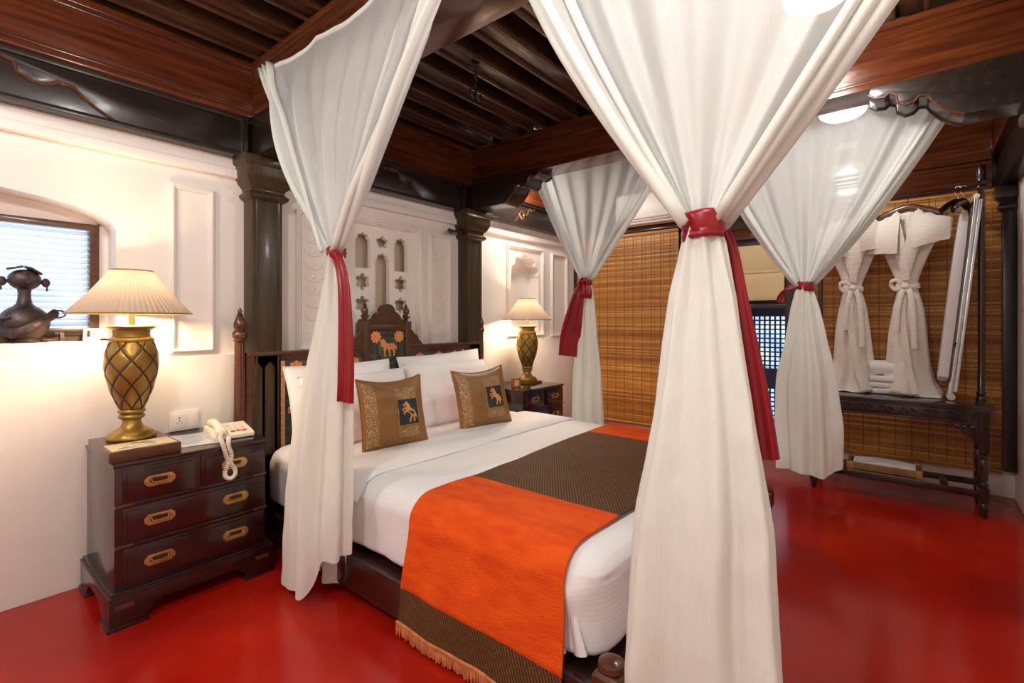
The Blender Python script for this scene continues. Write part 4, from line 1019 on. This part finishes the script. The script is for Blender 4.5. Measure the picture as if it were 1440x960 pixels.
leg = [(.010, 0), (.016, .006), (.018, .03), (.024, .055), (.026, .08), (.018, .095), (.024, .10), (.024, .105)]
leg2 = [(.024, .185), (.018, .19), (.025, .20), (.025, .212), (.017, .222), (.020, .24), (.025, .30), (.024, .34), (.017, .365), (.025, .375), (.025, .388), (.018, .395), (.024, .405)]
for x in (CX0+.03, CX1-.03):
    for y in (CY0+.02, CY1-.02):
        l = cb(MB().lathe(leg, (x, y, 0), 24).lathe(leg2, (x, y, 0), 24).box((x-.024, y-.024, .10), (x+.024, y+.024, .188)).box((x-.024, y-.024, .40), (x+.024, y+.024, CZ-.02))).build('leg', 'console_wood', cs, smooth=True, angle=35)
for x in (CX0+.03, CX1-.03): cb(MB().box((x-.012, CY0+.03, .125), (x+.012, CY1-.03, .165))).build('long_stretcher', 'console_wood', cs, bevel=.004)
for y in (CY0+.02, CY0+.20, CY1-.20, CY1-.02): cb(MB().box((CX0+.03, y-.02, .135), (CX1-.03, y+.02, .158))).build('cross_stretcher', 'console_wood', cs, bevel=.003)
for y, s in ((CY0+.04, 1), (CY1-.04, -1)):   # carved spandrels
    pts = [(y, .58), (y+s*.17, .58), (y+s*.155, .56), (y+s*.125, .56), (y+s*.115, .535), (y+s*.085, .53), (y+s*.075, .50), (y+s*.045, .49), (y+s*.03, .45), (y, .44)]
    sp_ = cb(MB().prism([pts], CX0+.02, CX0+.042, 'yz')).build('spandrel', 'console_wood', cs, bevel=.003)
    m = MB()
    for k in range(3): m.ball((CX0+.018, y+s*(.03+.035*k), .555-.0*k), (.008, .015, .012), 8, 6)
    cb(m).build('leaf_carving', 'console_wood', sp_, smooth=True)
PX = 4.44
for y in (-.40+.035, CY1-.03):
    p = cb(MB().lathe([(.024, CZ), (.026, CZ+.02), (.018, CZ+.03), (.026, CZ+.045), (.018, CZ+.06), (.016, 1.0), (.017, 1.6), (.016, 2.08), (.026, 2.09), (.028, 2.105), (.016, 2.12), (.026, 2.135), (.020, 2.15), (.023, 2.16), (.023, 2.235), (.018, 2.245), (.006, 2.25)], (PX, y, 0), 24)).build('rail_post', 'console_wood', cs, smooth=True, angle=50)
cb(MB().tube([(PX, -.365, 2.105), (PX, CY1-.03, 2.105)], .012, 12)).build('hanging_rail', 'console_wood', cs, smooth=True)

def hanger_mesh(t, w=.42, mt='bed_wood'):
    """hanger hung from the rail: origin at the rail axis"""
    MB().tube(catmull([(.0, 0, -.085), (0, 0, -.05), (.018, 0, -.02), (.016, 0, .014), (-.002, 0, .018), (-.016, 0, .006)], 6), .0025, 6).build('hanger_hook', 'chrome', t, smooth=True)
    pts = catmull([(0, -w/2, -.165), (0, -w*.30, -.122), (0, 0, -.085), (0, w*.30, -.122), (0, w/2, -.165)], 6)
    MB().tube(pts, .024, 10, flat=.011, side=(0, 0, 1)).build('hanger_yoke', mt, t, smooth=True)

def robe(label, y, seed, flip=1, w=.25):
    t = thing('bathrobe', label, 'bathrobe', (PX, y, 2.105), R(8*flip), 'white waffle bathrobes')
    hanger_mesh(t, .40)
    # body: V-shaped from the shoulders to the belted waist, then flaring skirt
    zs = [(-.150, .15, .028, 0), (-.19, .175, .036, 0), (-.26, .170, .040, 0), (-.36, .145, .042, 0), (-.46, .110, .044, 0), (-.56, .075, .052, 0), (-.625, .056, .045, 0), (-.66, .054, .044, 0), (-.70, .066, .048, 0), (-.80, .088, .058, .0), (-.95, .105, .066, .005), (-1.10, .115, .072, .01), (-1.22, .125, .080, .01), (-1.32, .150, .095, .0), (-1.385, .185, .115, -.01), (-1.405, .20, .125, -.01)]
    n = 130; rs = []
    Z = [-.150-1.255*i/70 for i in range(71)]
    for z in Z:
        tab = [(-a, b) for a, b, c, d in zs]; hw_ = interp(tab, -z); dp = interp([(-a, c) for a, b, c, d in zs], -z)
        low = sm((-z-.62)/.6); ring = []
        for k in range(n):
            th = 2*PI*k/n; rip = (.10*math.sin(6*th+seed)+.04*math.sin(11*th+2*seed))*(.25+low) + .12*low*math.sin(5*th+seed*2)
            op = 1
            r = 1+rip
            xx = -dp*r*math.cos(th); yy = hw_*(1+.3*rip)*math.sin(th)
            if z > -.64: xx *= 1-.10*math.cos(th)*0
            ring.append((xx+.012*nz(z*4+seed, th), yy+.012*nz(seed, z*3), max(z + (.02*math.sin(3*th+seed)*low if z < -1.2 else 0) + (.030*(1-min(1, abs(yy)/.19)) if z > -.17 else 0), -1.405)))
        rs.append(ring)
    body = MB().rings(rs).build('robe_body', 'robe', t, smooth=True, angle=180)
    # shawl collar / lapels crossing in a V
    for sg in (-1, 1):
        pts = catmull([(-.012, sg*.060, -.118), (-.060, sg*.070, -.17), (-.080, sg*.055, -.27), (-.085, sg*.025, -.42), (-.064, -sg*.004, -.60)], 8)
        MB().tube(pts, [.020+.022*math.sin(PI*i/32) for i in range(len(pts))], 12, flat=.007, side=(.25, sg*1, .1)).build('lapel', 'robe', t, smooth=True)
    MB().tube(catmull([(-.015, -.060, -.125), (.03, -.048, -.115), (.042, 0, -.112), (.03, .048, -.115), (-.015, .060, -.125)], 6), .024, 10, flat=.008, side=(0, 0, 1)).build('collar', 'robe', t, smooth=True)
    # sleeves folded forward as square flaps over the chest
    for sg in (-1, 1):
        lz = -.415 if sg > 0 else -.385
        def P(u, v, off):
            yy = sg*lerp(.030+.012*v, .240-.012*v*v, u); zz = lerp(-.135-.060*u, lz+.045*u*(1 if sg < 0 else .3), v)
            xx = -.066-.030*math.sin(PI*min(1, v*.8+.1))*(1-.5*u*u)-.030*v+.035*u**3*(1-v*.3) + .008*math.sin(4*u+3*v+seed)
            return (xx+off, yy, zz+.006*nz(u*3+seed, v*3))
        m = MB(); a = [[P(i/16, j/16, -.005) for j in range(17)] for i in range(17)]; b = [[P(i/16, j/16, .008) for j in range(17)] for i in range(17)]
        m.rings([p+q[::-1] for p, q in zip(a, b)]).build('folded_sleeve', 'robe', t, smooth=True, angle=60)
    # belt, knot and tails
    rs = []
    for i in range(41):
        a = 2*PI*i/40; rs.append([((.052+.007*math.cos(b))*math.sin(a), (.063+.007*math.cos(b))*math.cos(a), -.645+.020*math.sin(b)+.006*math.sin(2*a+seed)) for b in [2*PI*q/10 for q in range(10)]])
    MB().rings(rs, cap=False).build('belt', 'robe', t, smooth=True)
    MB().ball((-.066, .005, -.645), (.022, .028, .024), 14, 10).build('belt_knot', 'robe', t, smooth=True)
    MB().tube(catmull([(-.07, .0, -.645), (-.085, .05, -.60), (-.075, .085, -.615), (-.07, .06, -.665), (-.072, .01, -.65)], 6), .012, 8, flat=.004, side=(0, 0, 1)).build('belt_loop', 'robe', t, smooth=True)
    for sg, L in ((1, .30), (-1, .42)):
        MB().tube(catmull([(-.072, sg*.01, -.655), (-.085, sg*.03, -.72), (-.095, sg*.045, -.655-L*.6), (-.10, sg*.05, -.655-L)], 6), .016, 8, flat=.004, side=(0, 1, 0)).build('belt_tail', 'robe', t, smooth=True)
    # front edge of the wrapped skirt
    pts = catmull([(-.058, .015, -.67), (-.075, .02, -.85), (-.092, .0, -1.05), (-.105, -.02, -1.22), (-.135, -.06, -1.385)], 8)
    MB().tube(pts, .022, 10, flat=.007, side=(.2, 1, 0)).build('skirt_edge', 'robe', t, smooth=True)
    return t
robe('white waffle bathrobe hung on the right, fully in view', .010, 1.0, -1)
robe('white waffle bathrobe half hidden behind the tied curtain', .330, 4.0, 1)
for k, (dy, rz, lab) in enumerate(((-.255, 62, 'empty wooden hanger nearest the robes on the rail'), (-.285, 70, 'empty wooden hanger next to the ironing board'))):
    t = thing('coat_hanger', lab, 'hanger', (PX, dy, 2.105), R(rz), 'empty hangers')
    hanger_mesh(t, .40, 'mahogany')
    MB().tube([(0, -.16, -.16), (0, .16, -.16)], .005, 8).build('trouser_bar', 'chrome', t, smooth=True)

# rolled towel and slippers pack between the robes
tw = thing('rolled_towel', 'white rolled towel on the console between the two robes', 'towel', (4.44, .150, CZ+.185))
rs = []
for i in range(13):
    y = -.075+.15*i/12; rs.append([(r*math.cos(a), y, r*math.sin(a)) for a, r in [(2*PI*k/30, (.052)*(1+.02*math.sin(3*k)+.015*nz(k*.5, i*.5))) for k in range(30)]])
MB().rings(rs).build('roll', 'towel', tw, smooth=True, angle=60)
sp = [((.048-.0014*i)*math.cos(i*.42), -.0765, (.048-.0014*i)*math.sin(i*.42)) for i in range(30)]
MB().tube(sp, .0022, 5).build('spiral_edge', 'towel', tw, smooth=True)
fb = thing('folded_towel', 'white folded towels under the rolled towel on the console', 'towel', (4.45, .150, CZ))
for k in range(3):
    MB().box((-.085, -.075, .002+.043*k), (.085, .075, .042+.043*k)).build('fold', 'towel', fb, bevel=.016)

# ironing board folded upright at the right end
ib = thing('ironing_board', 'folded white ironing board leaning upright by the right rail post', 'ironing board', (4.36, -.235, CZ))
a0, a1 = Vector((-.005, .035, .02)), Vector((.045, -.095, 1.33))
ax = (a1-a0).normalized()
Mx = Matrix.Translation(a0) @ Vector((0, 0, 1)).rotation_difference(ax).to_matrix().to_4x4()
Lb = (a1-a0).length
MB().rings([[(x*d_, y*w_, z) for x, y in ((-1,-1),(1,-1),(1,1),(-1,1))] for z, w_, d_ in ((.10, .022, .075), (.13, .026, .12), (Lb-.30, .026, .12), (Lb-.14, .022, .09), (Lb-.08, .016, .03))]).xf(Matrix.Translation((0, .042, 0))).xf(Mx).build('padded_board', 'canvas', ib, bevel=.012)
for sx in (-.05, .05):
    MB().tube([(sx, -.005, .0), (sx, -.005, Lb)], .014, 12).xf(Mx).build('chrome_leg', 'chrome', ib, smooth=True)
    MB().tube([(sx, -.028, .04), (sx, -.028, Lb-.02)], .012, 12).xf(Mx).build('chrome_leg', 'chrome', ib, smooth=True)
MB().tube([(-.07, -.005, Lb), (.07, -.005, Lb)], .017, 12).xf(Mx).build('end_bar', 'ivory', ib, smooth=True)
MB().tube([(-.07, -.010, .005), (.07, -.010, .005)], .022, 14).xf(Mx).build('foot_cap', 'rubber', ib, smooth=True)
MB().tube(catmull([(-.06, .02, .10), (-.075, .045, .20), (-.08, .03, .30), (-.075, .0, .36)], 5), .006, 8).xf(Mx).build('release_lever', 'iron', ib, smooth=True)

# tray of folded laundry on the lower shelf
tr = thing('laundry_tray', 'shallow brown studded tray on the lower shelf of the console', 'tray', (4.32, .14, .166))
a, b = .125, .205
MB().box((-a, -b, 0), (a, b, .010)).build('bottom', 'tray_brass_wood' if False else 'tray', tr)
for lo, hi in (((-a, -b, 0), (-a+.014, b, .055)), ((a-.014, -b, 0), (a, b, .055)), ((-a, -b, 0), (a, -b+.014, .055)), ((-a, b-.014, 0), (a, b, .055))):
    MB().box(lo, hi).build('side', 'tray', tr, bevel=.003)
for sx in (-1, 1):
    for sy in (-1, 1): MB().box((sx*a-.035 if sx > 0 else -a-.002, sy*b-.035 if sy > 0 else -b-.002, .003), (sx*a+.002 if sx > 0 else -a+.035, sy*b+.002 if sy > 0 else -b+.035, .058)).build('corner_plate', 'brass', tr, bevel=.002)
lt = thing('folded_cloth', 'white folded cloth lying in the studded tray', 'cloth', (4.32, .14, .178))
P = lambda u, v, o: ((u-.5)*.20, (v-.5)*.345, .030+.016*math.sin(PI*u)*(.6+.5*nz(v*4, u*2))+.012*math.sin(PI*v)+o)
m = MB(); A = [[P(i/14, j/20, .006) for j in range(21)] for i in range(15)]; B = [[(x, y, 0) for x, y, z in [P(i/14, j/20, 0) for j in range(21)]] for i in range(15)]
m.rings([p+q[::-1] for p, q in zip(A, B)]).build('cloth_fold', 'towel', lt, smooth=True, angle=60)
